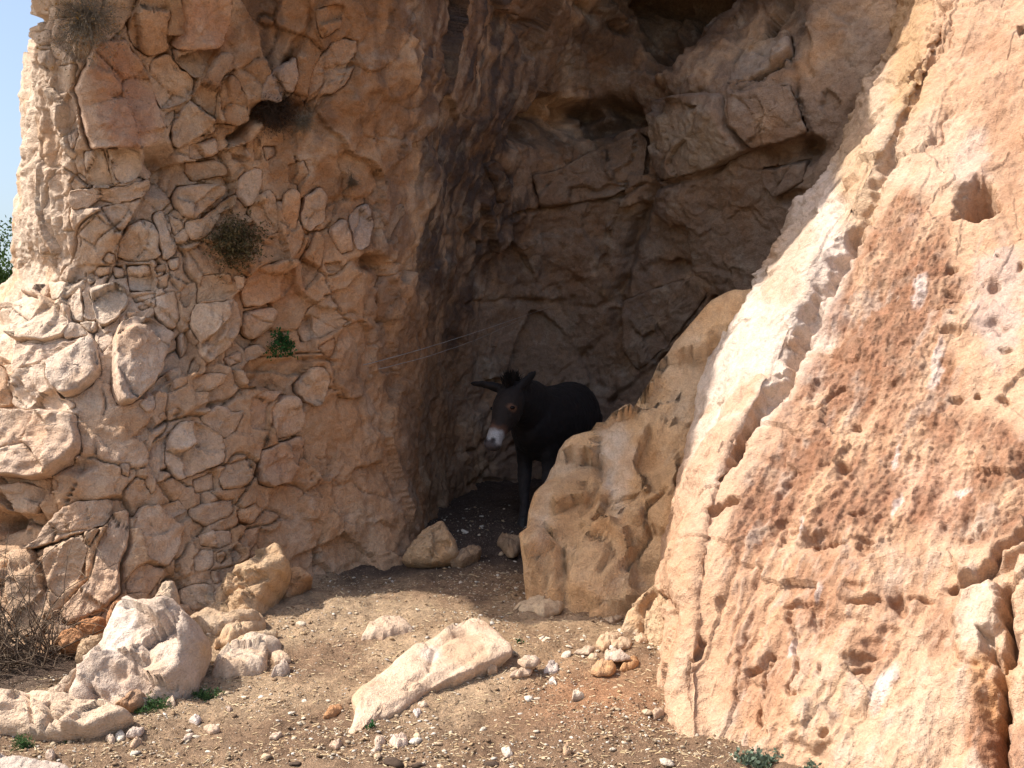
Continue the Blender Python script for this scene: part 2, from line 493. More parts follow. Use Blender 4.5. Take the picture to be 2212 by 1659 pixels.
def blocks_polys():
    k = 0.33595; z3 = 0.35425
    def Z1(*p): return [(x * k, y * k) for x, y in p]
    def Z2(*p): return [(x * k, 518.4 + y * k) for x, y in p]
    def Z3(*p): return [(x * z3, 1071.4 + y * z3) for x, y in p]
    def Z4(*p): return [(691.2 + x * k, y * k) for x, y in p]
    def Z5(*p): return [(691.2 + x * k, 518.4 + y * k) for x, y in p]
    B = []
    def b(poly, h=0.06, t=None): B.append((poly, h, t))
    b(Z1((600,265),(800,250),(850,320),(930,440),(980,590),(1040,760),(1050,840),(960,940),(780,940),(570,950),(530,820),(500,640),(470,580),(510,480),(570,370)), 0.14)
    b(Z1((830,170),(890,0),(900,-120),(1050,-120),(1060,0),(1080,90),(1060,210),(1085,290),(1060,330),(960,370),(880,320),(840,250)), 0.10)
    b(Z1((1140,0),(1150,-140),(1440,-140),(1450,0),(1440,110),(1400,230),(1370,285),(1250,290),(1140,300),(1090,290),(1160,190),(1150,90)), 0.14)
    b(Z1((1100,315),(1240,297),(1380,300),(1370,340),(1310,420),(1280,490),(1240,498),(1160,430),(1120,380)), 0.08)
    b(Z1((965,420),(1000,370),(1080,335),(1110,400),(1155,445),(1235,512),(1220,590),(1180,650),(1080,700),(1020,700),(985,600),(960,500)), 0.09)
    b(Z1((1390,340),(1470,340),(1470,450),(1400,500),(1380,620),(1370,860),(1240,890),(1150,965),(1110,900),(1105,820),(1200,640),(1290,500),(1330,400)), 0.09)
    b(Z1((1405,510),(1480,470),(1560,600),(1590,780),(1520,810),(1440,800),(1405,700),(1395,600)), 0.05)
    b(Z1((1060,740),(1140,690),(1130,770),(1070,830)), 0.04)
    b(Z1((1230,930),(1390,880),(1400,1000),(1350,1015),(1230,1025)), 0.07)
    b(Z1((1210,1050),(1400,1025),(1450,1060),(1460,1130),(1250,1170),(1215,1110)), 0.09)
    b(Z1((1115,1260),(1160,1195),(1300,1180),(1440,1190),(1430,1250),(1340,1330),(1250,1405),(1180,1390),(1130,1330)), 0.16)
    b(Z1((1190,1422),(1290,1408),(1400,1318),(1500,1248),(1510,1330),(1420,1340),(1360,1500),(1290,1540),(1230,1550),(1200,1480)), 0.13)
    b(Z1((540,970),(665,953),(700,1080),(738,1190),(640,1200),(555,1190)), 0.06)
    b(Z1((675,950),(800,945),(880,970),(910,1070),(880,1140),(810,1180),(745,1160),(705,1060)), 0.09)
    b(Z1((445,1220),(540,1212),(640,1212),(850,1185),(960,1145),(970,1210),(900,1280),(620,1340),(460,1350),(435,1290)), 0.09)
    b(Z1((430,640),(460,590),(500,680),(525,860),(490,970),(455,950),(425,820)), 0.06)
    b(Z1((390,420),(510,410),(500,500),(455,585),(400,610),(380,540)), 0.05)
    b(Z1((270,210),(340,190),(370,240),(350,300),(290,310)), 0.05)
    b(Z1((290,330),(370,312),(390,400),(370,470),(310,420)), 0.05)
    b(Z1((205,110),(270,50),(280,130),(240,230),(210,330),(200,220)), 0.05)
    b(Z1((290,60),(380,20),(390,110),(310,130)), 0.05)
    b(Z2((760,120),(770,20),(830,-90),(930,-140),(990,-120),(1030,0),(1045,105),(960,145),(840,145)), 0.08)
    b(Z1((990,1370),(1060,1350),(1090,1480),(1140,1600),(1130,1640),(1060,1680),(1025,1560)), 0.06)
    b(Z1((1100,1380),(1180,1420),(1190,1470),(1130,1530),(1105,1470)), 0.05)
    b(Z1((1660,640),(1700,500),(1780,440),(1900,360),(1920,480),(1880,600),(1800,660)), 0.09)
    b(Z1((2030,60),(2150,20),(2212,40),(2180,180),(2060,250),(2030,160)), 0.06)
    b(Z1((1980,560),(2020,420),(2120,280),(2212,240),(2300,260),(2290,420),(2200,560),(2100,620),(2010,740),(1970,690)), 0.08)
    b(Z1((1580,1370),(1640,1260),(1720,1220),(1770,1260),(1780,1500),(1700,1520),(1620,1420)), 0.06)
    b(Z1((1810,1250),(1870,1210),(1930,1260),(1900,1480),(1850,1500),(1800,1400)), 0.05)
    b(Z1((1480,950),(1560,920),(1610,1000),(1580,1050),(1500,1030)), 0.05)
    b(Z1((1530,1150),(1640,1070),(1690,1100),(1650,1290),(1580,1340),(1520,1260)), 0.04)
    b(Z1((1690,940),(1780,940),(1780,1000),(1710,1040)), 0.04)
    b(Z1((1620,890),(1670,880),(1690,1030),(1640,1040)), 0.04)
    b(Z1((1850,1060),(1950,1020),(1990,1110),(1930,1200),(1860,1180)), 0.03)
    b(Z1((1950,1270),(2060,1200),(2110,1260),(2080,1420),(1990,1500),(1930,1440)), 0.04)
    b(Z2((590,200),(620,170),(710,165),(700,215),(620,240)), 0.05)
    b(Z2((720,170),(790,165),(820,235),(740,240)), 0.05)
    b(Z2((570,320),(620,285),(740,265),(810,300),(825,380),(810,430),(740,500),(650,540),(610,480)), 0.10)
    b(Z2((540,210),(585,195),(600,260),(560,285)), 0.04)
    b(Z2((815,160),(970,155),(1000,230),(1000,325),(840,320),(825,240)), 0.05)
    b(Z2((990,170),(1060,150),(1080,200),(1010,220)), 0.05)
    b(Z2((1010,230),(1090,210),(1090,300),(1020,320)), 0.05)
    b(Z2((1080,120),(1160,110),(1150,190),(1095,200)), 0.04)
    b(Z2((1040,-60),(1130,-10),(1140,70),(1070,100)), 0.04)
    b(Z2((650,130),(690,75),(745,90),(740,150),(690,160)), 0.05)
    b(Z2((860,350),(1010,335),(1000,370),(880,390)), 0.05)
    b(Z2((880,410),(980,400),(980,430),(900,440)), 0.05)
    b(Z2((820,450),(880,440),(890,480),(830,490)), 0.04)
    b(Z2((765,490),(800,470),(815,510),(780,530)), 0.04)
    b(Z2((995,360),(1120,320),(1150,400),(1165,500),(1140,570),(1080,555),(1020,505),(1000,440)), 0.08)
    b(Z2((730,640),(770,540),(850,495),(960,500),(1060,540),(1140,590),(1090,680),(1060,740),(1030,860),(980,940),(900,1010),(850,1060),(760,1070),(720,980),(715,860),(730,750)), 0.20)
    b(Z2((1170,310),(1250,260),(1270,320),(1210,440),(1180,440),(1155,380)), 0.06)
    b(Z2((1310,220),(1480,215),(1510,340),(1420,385),(1255,412),(1280,300)), 0.07)
    b(Z2((1215,500),(1252,418),(1400,400),(1515,385),(1550,470),(1540,580),(1470,700),(1330,800),(1290,760),(1280,650),(1220,560)), 0.10)
    b(Z2((1500,230),(1560,230),(1560,300),(1520,335)), 0.05)
    b(Z2((1580,250),(1650,180),(1790,130),(1890,130),(1890,260),(1850,350),(1740,408),(1575,440),(1545,350)), 0.09)
    b(Z2((1575,455),(1740,425),(1800,460),(1760,560),(1650,640),(1600,620),(1570,540)), 0.08)
    b(Z2((1930,580),(1990,440),(2090,360),(2140,380),(2180,480),(2200,540),(2110,610),(1960,660)), 0.08)
    b(Z2((320,780),(440,695),(560,615),(600,635),(640,760),(645,850),(600,930),(480,1010),(430,1025),(350,960),(325,880)), 0.15)
    b(Z2((65,920),(120,860),(250,810),(310,820),(318,900),(400,1015),(490,1055),(500,1090),(350,1115),(240,1110),(80,1070)), 0.12)
    b(Z2((100,700),(160,675),(350,655),(555,597),(420,685),(310,765),(200,825),(100,875)), 0.09)
    b(Z2((90,640),(180,560),(310,420),(410,390),(430,480),(390,600),(280,645),(160,660)), 0.12)
    b(Z2((430,370),(500,280),(510,480),(490,500),(440,500)), 0.06)
    b(Z2((520,330),(560,300),(600,470),(590,490),(530,490)), 0.05)
    b(Z2((400,520),(480,515),(540,580),(400,630)), 0.05)
    b(Z2((490,512),(600,505),(600,560),(550,570)), 0.04)
    b(Z2((610,600),(720,550),(740,640),(650,720)), 0.05)
    b(Z2((-260,1070),(-40,1085),(100,1100),(400,1115),(515,1135),(545,1370),(450,1450),(330,1530),(200,1540),(0,1510),(-260,1500)), 0.24)
    b(Z2((-330,760),(-60,770),(40,820),(60,900),(50,1060),(-100,1070),(-330,1050)), 0.10)
    b(Z2((-300,470),(-120,440),(60,460),(70,620),(60,760),(-100,750),(-300,740)), 0.09)
    b(Z2((-100,430),(60,400),(200,360),(290,400),(180,530),(80,440)), 0.06)
    b(Z2((110,330),(250,310),(300,270),(290,380),(200,350)), 0.05)
    b(Z2((300,260),(330,250),(480,270),(530,200),(520,290),(330,390)), 0.05)
    b(Z2((1150,610),(1220,560),(1230,700),(1180,760)), 0.05)
    b(Z2((1030,880),(1150,810),(1195,870),(1195,940),(1080,990),(1010,980),(1000,940)), 0.07)
    b(Z2((1210,860),(1270,740),(1300,820),(1280,860)), 0.04)
    b(Z2((1220,900),(1300,855),(1450,860),(1430,920),(1320,985),(1230,985)), 0.06)
    b(Z2((1070,1300),(1100,1210),(1160,1165),(1240,1165),(1410,1245),(1440,1350),(1420,1440),(1240,1515),(1130,1555),(1060,1440),(1055,1380)), 0.11)
    b(Z2((1275,1130),(1390,1060),(1440,1060),(1480,1110),(1565,1100),(1515,1230),(1440,1285),(1290,1175)), 0.06)
    b(Z2((940,1400),(980,1310),(1080,1230),(1088,1250),(1045,1370),(1030,1480),(980,1646),(930,1560)), 0.07)
    b(Z2((1610,1020),(1700,970),(1830,965),(1785,1010),(1735,1080),(1725,1230),(1620,1210),(1600,1100)), 0.07)
    b(Z2((1752,1080),(1840,995),(1900,1005),(1950,1100),(1940,1235),(1765,1300),(1745,1200)), 0.09)
    b(Z2((1680,1350),(1770,1315),(1940,1255),(1960,1290),(1920,1440),(1870,1560),(1740,1590),(1670,1560),(1660,1450)), 0.12)
    b(Z2((1390,1500),(1440,1445),(1600,1395),(1640,1490),(1590,1590),(1420,1610),(1390,1570)), 0.08)
    b(Z2((1240,1540),(1370,1485),(1392,1610),(1250,1630)), 0.06)
    b(Z2((1920,930),(2000,820),(2080,810),(2120,890),(2080,1050),(2020,1080),(1920,980)), 0.06)
    b(Z2((890,1060),(960,960),(985,1000),(990,1090),(930,1110)), 0.05)
    b(Z2((1440,760),(1560,705),(1580,780),(1480,820)), 0.05)
    b(Z2((1590,705),(1680,660),(1740,720),(1600,790)), 0.05)
    b(Z2((2030,690),(2150,620),(2160,720),(2130,760),(2060,740)), 0.06)
    b(Z2((2070,150),(2180,130),(2190,200),(2090,210)), 0.08)
    b(Z2((1930,120),(2040,-60),(2080,0),(2060,120),(2040,230),(1940,340),(1918,230)), 0.06)
    b(Z2((1000,1140),(1050,1100),(1080,1150),(1030,1180)), 0.04)
    b(Z2((1060,1110),(1120,1080),(1160,1120),(1090,1170)), 0.04)
    b(Z2((960,1130),(990,1190),(960,1260),(930,1200)), 0.04)
    b(Z2((880,1230),(940,1180),(950,1290),(880,1300)), 0.04)
    b(Z2((760,1440),(830,1430),(830,1530),(780,1510)), 0.04)
    b(Z2((310,1560),(350,1520),(390,1560),(380,1620),(300,1630)), 0.05)
    b(Z2((30,1570),(120,1550),(250,1590),(290,1646),(200,1760),(60,1740),(-40,1660)), 0.10)
    b(Z3((230,260),(350,100),(480,30),(680,20),(690,80),(640,180),(420,250),(300,300),(150,330)), 0.09)
    b(Z3((300,315),(420,278),(635,205),(555,350),(500,515),(380,640),(300,560),(280,400)), 0.08)
    b(Z3((600,300),(690,100),(785,90),(790,300),(735,430),(740,600),(640,695),(420,790),(370,700),(565,500)), 0.09)
    b(Z3((800,180),(870,60),(960,60),(1080,170),(1110,180),(1070,330),(1000,440),(880,390),(835,320)), 0.06)
    b(Z3((740,540),(800,450),(880,405),(995,460),(920,600),(760,610)), 0.06)
    b(Z3((1210,240),(1300,210),(1410,210),(1420,290),(1340,325),(1210,310)), 0.09)
    b(Z3((1290,360),(1350,332),(1375,390),(1330,430),(1290,410)), 0.07)
    b(Z3((1378,350),(1430,305),(1470,370),(1430,420),(1395,400)), 0.07)
    b(Z3((1440,280),(1490,200),(1570,190),(1560,300),(1510,360)), 0.06)
    b(Z3((1150,390),(1210,322),(1282,345),(1282,420),(1250,470),(1170,470)), 0.06)
    b(Z3((1260,465),(1420,432),(1535,375),(1450,500),(1290,550)), 0.05)
    b(Z3((1090,640),(1100,560),(1250,540),(1290,580),(1250,680),(1160,710)), 0.08)
    b(Z3((60,330),(200,320),(280,420),(290,600),(250,850),(100,860),(40,600)), 0.08)
    b(Z3((320,720),(370,690),(410,800),(640,710),(600,760),(400,860),(300,850)), 0.05)
    b(Z3((980,60),(1100,20),(1140,90),(1040,150)), 0.05)
    b(Z3((1150,80),(1300,30),(1420,20),(1420,110),(1250,190),(1170,150)), 0.05)
    b(Z3((1440,90),(1560,40),(1600,100),(1540,170),(1460,160)), 0.04)
    b(Z5((380,290),(430,220),(520,190),(590,200),(570,400),(540,500),(420,550),(390,450)), 0.09)
    b(Z4((60,1480),(130,1400),(170,1420),(205,1560),(215,1610),(130,1640),(90,1560)), 0.09)
    b(Z4((180,1400),(240,1330),(310,1300),(340,1440),(300,1590),(225,1610),(200,1500)), 0.10)
    b(Z4((370,1480),(440,1380),(500,1290),(520,1380),(480,1460),(440,1560),(400,1560)), 0.05)
    b(Z5((0,350),(60,345),(140,480),(200,520),(100,590),(0,640),(-40,560),(-30,430)), 0.04)
    # cave blocks (traced straight in frame units)
    b([(1420,215),(1500,200),(1556,203),(1564,275),(1610,325),(1530,368),(1425,392),(1412,300)], 0.16)
    b([(1567,205),(1640,190),(1705,182),(1745,285),(1700,305),(1622,322),(1572,270)], 0.14)
    b([(1570,180),(1578,140),(1612,95),(1700,60),(1712,105),(1690,130),(1620,160)], 0.12)
    b([(1150,378),(1205,368),(1300,315),(1380,283),(1398,300),(1390,392),(1320,425),(1240,440),(1168,452)], 0.08)
    b([(1040,352),(1062,344),(1086,378),(1082,430),(1052,432)], 0.08)
    b([(1640,372),(1740,350),(1735,395),(1670,430),(1650,410)], 0.06)
    b([(1345,650),(1420,620),(1520,590),(1530,640),(1450,740),(1380,800),(1350,760)], 0.06)
    return B
BLOCKS = blocks_polys()

CLIFF_FEATS = [
    ('pit', 40, 1145, 100, 42, 0.35), ('pit', 150, 1010, 60, 18, 0.10), ('pit', 350, 370, 45, 45, 0.16),
    ('pit', 600, 240, 60, 28, 0.14), ('pit', 690, 775, 30, 5, 0.10), ('pit', 800, 570, 40, 16, 0.10),
    ('crack', [(500,300),(560,240),(610,150),(660,60),(700,-30)], 9, 0.12), ('crack', [(690,60),(700,-20)], 8, 0.08),
    ('crack', [(600,250),(660,250),(690,170),(740,90)], 6, 0.06),
    ('crack', [(330,930),(420,890),(520,855),(600,790),(640,775)], 5, 0.06), ('crack', [(850,590),(830,660),(835,720)], 4, 0.05),
    ('crack', [(660,440),(790,420),(800,445)], 5, 0.05),
    ('crack', [(900,1050),(870,1000),(830,900),(810,830)], 6, 0.04),
    ('plate', [(760,120),(880,118),(900,118),(900,190),(780,260),(740,240)], 12, 0.05),
    # cave wall
    ('crack', [(965,655),(1050,655),(1120,648),(1200,654),(1330,655)], 5, 0.05),
    ('plate', [(900,300),(1240,480),(1340,480),(1330,650),(1180,648),(960,650),(900,560)], 16, 0.05),
    ('crack', [(1090,470),(1200,445),(1330,430),(1390,400)], 5, 0.07), ('crack', [(1170,450),(1230,442)], 7, 0.10),
    ('crack', [(1415,200),(1410,300),(1412,400),(1390,470),(1350,560),(1330,650),(1340,720)], 13, 0.14),
    ('crack', [(1300,640),(1290,570),(1320,480)], 5, 0.05),
    ('crack', [(1175,840),(1240,790),(1300,730),(1330,720)], 5, 0.06), ('crack', [(1300,830),(1290,790),(1280,750)], 4, 0.04),
    ('crack', [(1320,870),(1400,810),(1480,740),(1560,650)], 8, 0.12),
    ('crack', [(980,990),(1050,940),(1110,900)], 6, 0.05), ('crack', [(1000,1050),(1080,980),(1160,930)], 7, 0.06),
    ('crack', [(985,900),(975,840),(960,760)], 5, 0.05),
    ('plate', [(1110,262),(1180,218),(1300,228),(1430,188),(1405,250),(1300,280),(1200,305),(1105,305)], 16, -0.26), ('pit', 1690, 325, 90, 35, 0.32), ('pit', 1700, 425, 60, 16, 0.12),
    ('pit', 1440, 580, 55, 18, 0.16), ('plate', [(1385,-40),(1560,-60),(1600,0),(1520,60),(1455,150),(1410,115),(1370,20)], 20, -0.35), ('crack', [(1730,20),(1700,130),(1745,290)], 6, 0.08),
    ('crack', [(1500,0),(1440,120),(1380,200),(1200,270)], 14, 0.16), ('crack', [(1230,0),(1330,60),(1410,100)], 10, 0.10),
    ('pit', 1240, 642, 6, 8, 0.1), ('pit', 1205, 645, 30, 5, 0.06),
    ('crack', [(1580,190),(1630,160),(1690,132)], 6, 0.10), ('crack', [(1420,398),(1530,372),(1640,330)], 7, 0.10),
]

def cliff_relief(p, x, y, block=False, steep=0.0):
    """height of the broken rock over the smooth base surface; blocks use the same relief so they stay flush"""
    warp = np.stack([fbm(p, 1.6, 3, 1), fbm(p, 1.6, 3, 2), fbm(p, 1.6, 3, 3)], 1)
    q = p + 0.10 * warp
    frac = smooth(900, 820, x) * smooth(-150, 60, y)            # shattered outer wall
    cave = smooth(880, 1000, x)
    f1, e1 = facets(q * [1, 1, 0.8], 1.5, 11, 0.16, 0.30)
    edge = smooth(30, 200, x + 0.25 * (y - 300) * (y > 560))    # the outer corner is fluted, not shattered
    frac = frac * (0.1 + 0.9 * edge) * (1 - 0.75 * smooth(430, 560, x) * smooth(360, 230, y)) * (1 - 0.6 * smooth(660, 760, x))
    keep = 1 - 0.85 * steep
    h = f1 * (0.42 + 0.3 * cave) * (0.35 + 0.65 * edge) * keep + 0.035 * fbm(p, 2.2, 4, 14)
    if block: return h
    f2, e2 = facets(q + 0.04 * warp, 2.6, 12, 0.05, 0.30)
    f3, e3 = facets(p + 0.05 * warp, 7.0, 13, 0.022, 0.20)
    rub = smooth(0.0, 0.45, fbm(p, 1.5, 2, 18))
    h = h + (f2 * (0.5 * frac + 0.22) + f3 * (0.7 * rub * frac + 0.2)) * (0.35 + 0.65 * edge) * keep
    h -= frac * (0.06 * np.exp(-(e2 / 0.022)**2) * smooth(-0.5, 0.1, fbm(p, 2.1, 2, 24)) + 0.025 * rub * np.exp(-(e3 / 0.05)**2))
    h -= (1 - frac) * 0.012 * np.exp(-(e2 / 0.04)**2) * (fbm(p, 1.0, 2, 19) > 0)
    h += 0.016 * fbm(p, 12, 4, 15)
    # flutes and drapery where water ran
    fl = fbm(p * [7, 7, 0.8], 1.0, 3, 16)
    h += 0.045 * (1 - 0.5 * steep) * fl * smooth(820, 930, x) * smooth(1250, 1080, x) * smooth(760, 420, y)
    h += 0.07 * fbm(p * [8, 2, 0.7], 1.0, 3, 17) * smooth(210, 60, x) * smooth(660, 520, y)
    w5, w6 = fbm(p, 6, 4, 25), fbm(p, 6, 4, 26)
    deep = 0.45 + 0.9 * smooth(-0.3, 0.5, fbm(p, 2.8, 3, 27))          # cracks gape and close along their run
    h += carve(x + 6 * warp[:, 0] + 10 * w5, y + 6 * warp[:, 1] + 9 * w6, CLIFF_FEATS) * deep * keep
    return h, frac

def open_crack(p):
    """how far the joints gape: tight in places, open in others"""
    return smooth(-0.25, 0.45, fbm(p, 2.4, 3, 240)) * 0.9 + 0.06

BASE_BVH = None
def build_cliff():
    global BASE_BVH
    rows = np.array(S_PY, float)
    S = np.array(S_PX, float)
    nr = len(rows)
    net = np.zeros((nr, 4 + len(TPX), 3))
    for r, py in enumerate(rows):
        d = np.array([np.interp(-py, -TPY, TD[:, c]) for c in range(len(TPX))])
        back = 0.0
        if py <= -1400: back = 3.2
        d = d + back
        d2 = d[0]
        net[r, 0] = W(S[r] + 90, py, d2 + 6)
        net[r, 1] = W(S[r] + 8, py, d2 + 2.0)
        net[r, 2] = W(S[r] + 4, py, d2 + (0.85 if py > 500 else 0.5 if py > -40 else 0.2))
        net[r, 3] = W(S[r] * 0.55 + 200 * 0.45, py, d2 + (0.18 if py > 500 else 0.08))
        for c, px in enumerate(TPX):
            net[r, 4 + c] = W(px, py, d[c])
    top = net[-1:].copy(); top[..., 1] += 9; top[..., 2] += 3
    bot = net[:1].copy(); bot[..., 2] -= 0.8
    net = np.concatenate([bot, net, top])
    prow = np.concatenate([[1800], rows, [-1900]])
    rc = []
    for k in range(len(prow) - 1):
        a, b = prow[k], prow[k + 1]
        st = 3.3 if (b < 1460 and a > -40) else 18.0
        rc.append(max(3, int(abs(b - a) / st)))
    pcol = np.concatenate([[-40, -20, 0, 70], TPX])
    cc = []
    for k in range(len(pcol) - 1):
        a, b = pcol[k], pcol[k + 1]
        if k == 0: cc.append(14)
        elif k == 1: cc.append(40)
        elif k == 2: cc.append(60)
        elif k == 3: cc.append(55)
        elif 880 <= a < 1100: cc.append(int((b - a) / (1.4 if a < 1000 else 2.2)))
        elif b <= 1700: cc.append(int((b - a) / 3.3))
        elif b <= 2000: cc.append(int((b - a) / 5.0))
        else: cc.append(12)
    g = catmull(net, rc)
    g = np.swapaxes(catmull(np.swapaxes(g, 0, 1), cc), 0, 1)
    R, Cn = g.shape[:2]
    nrm = grid_normals(g)
    # coarse smooth copy used to seat the blocks
    gs = g[::5, ::5]
    BASE_BVH = BVHTree.FromPolygons([Vector(v) for v in gs.reshape(-1, 3)], grid_quads(gs.shape[0], gs.shape[1]).tolist())
    p = g.reshape(-1, 3); n = nrm.reshape(-1, 3)
    x, y = PX(p)
    vd = np.array([0, 0, CAMZ]) - p; vd /= np.linalg.norm(vd, axis=1)[:, None]
    h, frac = cliff_relief(p, x, y, steep=smooth(0.55, 0.2, np.abs((n * vd).sum(1))) * smooth(300, 500, x))
    # beds for the blocks
    bed = np.zeros(len(p))
    for poly, hh, t in BLOCKS:
        pts = np.asarray(poly)
        m = (x > pts[:, 0].min() - 12) & (x < pts[:, 0].max() + 12) & (y > pts[:, 1].min() - 12) & (y < pts[:, 1].max() + 12)
        m &= (n[:, 1] < 0.2)
        if not m.any(): continue
        dd = seg_dist(x[m], y[m], pts, True) * np.where(inside(x[m], y[m], pts), 1, -1)
        gg = open_crack(p[m])
        bed[m] = np.maximum(bed[m], smooth(1.2 - 2.2 * gg, 4.5, dd))
    h = h - 0.10 * bed
    v = p + n * h[:, None]
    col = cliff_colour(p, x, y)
    soil = (0.3 * frac * smooth(20, 160, x))[:, None]       # red earth packed between the broken pieces
    col = col * (1 - soil) + (col * 0.45 + 0.55 * np.array((0.40, 0.225, 0.115))) * soil
    m = mesh_np('cliff', v, grid_quads(R, Cn))
    set_col(m, col, WARM)
    return tag(obj('cliff', m, M['rock']), kind='structure')
cliff = build_cliff()

def polar_patch(poly, spacing, rng, jag=1.2, rmin=5, nmax=110, grow=0):
    """dense polar grid inside a traced outline; returns px,py grid (rings, n), outermost ring first"""
    P = np.asarray(poly, float)
    seg = np.linalg.norm(np.roll(P, -1, 0) - P, axis=1); L = seg.sum()
    n = int(np.clip(L / spacing, 20, nmax))
    t = np.linspace(0, L, n, endpoint=False); cum = np.concatenate([[0], np.cumsum(seg)])
    Q = np.concatenate([P, P[:1]])
    bx = np.interp(t, cum, Q[:, 0]); by = np.interp(t, cum, Q[:, 1])
    for _ in range(2 if n > 40 else 1):
        bx = 0.25 * np.roll(bx, 1) + 0.5 * bx + 0.25 * np.roll(bx, -1); by = 0.25 * np.roll(by, 1) + 0.5 * by + 0.25 * np.roll(by, -1)
    s = np.stack([bx, by, np.full(n, rng.uniform(0, 99))], 1)
    sc = spacing * 0.55
    if grow:
        tx, ty = np.roll(bx, -1) - np.roll(bx, 1), np.roll(by, -1) - np.roll(by, 1)
        ln = np.hypot(tx, ty) + 1e-9; sg = np.sign((bx * np.roll(by, -1) - np.roll(bx, -1) * by).sum())
        bx, by = bx + sg * grow * ty / ln, by - sg * grow * tx / ln
    bx = bx + jag * sc * fbm(s, 0.05, 3, 7); by = by + jag * sc * fbm(s + 50, 0.05, 3, 8)
    a2 = bx * np.roll(by, -1) - np.roll(bx, -1) * by
    A = a2.sum() / 2
    cx = ((bx + np.roll(bx, -1)) * a2).sum() / (6 * A); cy = ((by + np.roll(by, -1)) * a2).sum() / (6 * A)
    rad = np.mean(np.hypot(bx - cx, by - cy))
    k = int(np.clip(rad / spacing, rmin, 26))
    r = np.concatenate([[1.0, 0.985], np.linspace(0.955, 0.06, k)])
    sx, sy = bx.copy(), by.copy()
    for _ in range(max(6, n // 4)):
        sx = 0.25 * np.roll(sx, 1) + 0.5 * sx + 0.25 * np.roll(sx, -1); sy = 0.25 * np.roll(sy, 1) + 0.5 * sy + 0.25 * np.roll(sy, -1)
    w = smooth(0.6, 1.0, r)[:, None]
    gx = cx + r[:, None] * (w * bx + (1 - w) * sx - cx); gy = cy + r[:, None] * (w * by + (1 - w) * sy - cy)
    d = seg_dist(gx, gy, np.stack([bx, by], 1), True)
    return gx, gy, d, rad, (cx, cy), r

def ring_faces(R, n, off=0, flip=False):
    i = off + np.arange(R * n).reshape(R, n); j = np.roll(i, -1, 1)
    q = np.stack([i[:-1], j[:-1], j[1:], i[1:]], -1).reshape(-1, 4)
    return q[:, ::-1] if flip else q

def build_blocks():
    rng = random.Random(3)
    for bi, (poly, H, t) in enumerate(BLOCKS):
        gx, gy, d, rad, (cx, cy), rr = polar_patch(poly, 5.0, rng, grow=0.0)
        R, n = gx.shape
        hit = np.zeros((R, n, 3)); nacc = np.zeros(3); ok = True
        for a in range(R):
            for b in range(n):
                dr = Vector(((gx[a, b] - CX) / FPX, 1.0, (CY - gy[a, b]) / FPX)).normalized()
                loc, nn, _, _ = BASE_BVH.ray_cast(Vector((0, 0, CAMZ)), dr)
                if loc is None:
                    ok = False; break
                if nn.dot(dr) > 0: nn = -nn
                hit[a, b] = loc; nacc += np.array(nn)
            if not ok: break
        if not ok: continue
        N = nacc / np.linalg.norm(nacc)
        vd = np.array([-(cx - CX) / FPX, -1.0, -(CY - cy) / FPX]); vd /= np.linalg.norm(vd)
        N = N * 0.7 + vd * 0.3; N /= np.linalg.norm(N)
        # flatten toward the block's own plane so it reads as a solid piece
        c0 = hit.mean((0, 1))
        off = ((hit - c0) @ N)
        hit = hit - 0.25 * off[..., None] * N
        inr = d.max()
        bev = max(2.4, 0.05 * inr)
        tt = np.clip(d / bev, 0, 1)
        prof = (1 - (1 - tt)**2.2)**0.6
        proud = max(0.0, H - 0.075) * 1.1 + rng.uniform(-0.012, 0.022) + (0.0 if cx < 900 else 0.02)
        tilt = np.array([rng.uniform(-1, 1), rng.uniform(-1, 1)]) * (0.022 + 0.25 * max(0.0, H - 0.075))
        plane = tilt[0] * (gx - cx) / max(rad, 1) + tilt[1] * (gy - cy) / max(rad, 1)
        flat = hit.reshape(-1, 3)
        fc, e = facets(flat + 0.06 * np.stack([fbm(flat, 3, 2, 4), fbm(flat, 3, 2, 5), fbm(flat, 3, 2, 6)], 1), 2.4, 100 + bi, 0.02, 0.34)
        fc2, e2 = facets(flat, 8.0, 300 + bi, 0.010, 0.12)
        nz = 0.7 * fc + 0.8 * fc2 + 0.016 * fbm(flat, 5, 4, 20 + bi) + 0.012 * fbm(flat, 16, 4, 21)
        nz -= 0.025 * np.exp(-(e / 0.025)**2) * (fbm(flat, 2, 2, 23) > 0.0)
        base = cliff_relief(flat, gx.ravel(), gy.ravel(), True).reshape(R, n)
        base = 0.5 * base + 0.5 * base.mean()
        gape = open_crack(flat).reshape(R, n)
        prof = 1 - (1 - prof) * (0.12 + 0.88 * gape)
        h = base - 0.085 + (0.085 + proud + plane) * prof + nz.reshape(R, n) * tt * min(1.0, 0.35 + rad / 70)
        v = hit + N * h[..., None]
        skirt = hit[0] + N * (base.mean() - 0.25)
        v = np.concatenate([skirt[None], v]).reshape(-1, 3)
        cen = v[-n:].mean(0)[None]
        v = np.concatenate([v, cen])
        quads = ring_faces(R + 1, n)
        last = R * n + np.arange(n)
        tris = np.stack([last, np.roll(last, -1), np.full(n, (R + 1) * n)], 1)
        x = np.concatenate([gx[0], gx.ravel(), [cx]]); y = np.concatenate([gy[0], gy.ravel(), [cy]])
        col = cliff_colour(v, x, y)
        k = rng.uniform(0.9, 1.12); w = rng.uniform(0.05, 0.38) * (1 if cx < 900 else 0.2)
        tint = np.array(rng.choice([CREAM, CREAM, (0.58, 0.46, 0.35), (0.55, 0.47, 0.39), ORANGE, (0.55, 0.38, 0.27)]))
        if bi in (0, 2): tint = np.array((0.45, 0.25, 0.15)); w = 0.35
        col = (col * (1 - w) + tint * w) * k
        v, c = recentre(v)
        m = mesh_np('rock_block', v, quads, tris); set_col(m, col, WARM)
        obj('rock_block', m, M['rock'], cliff, c)
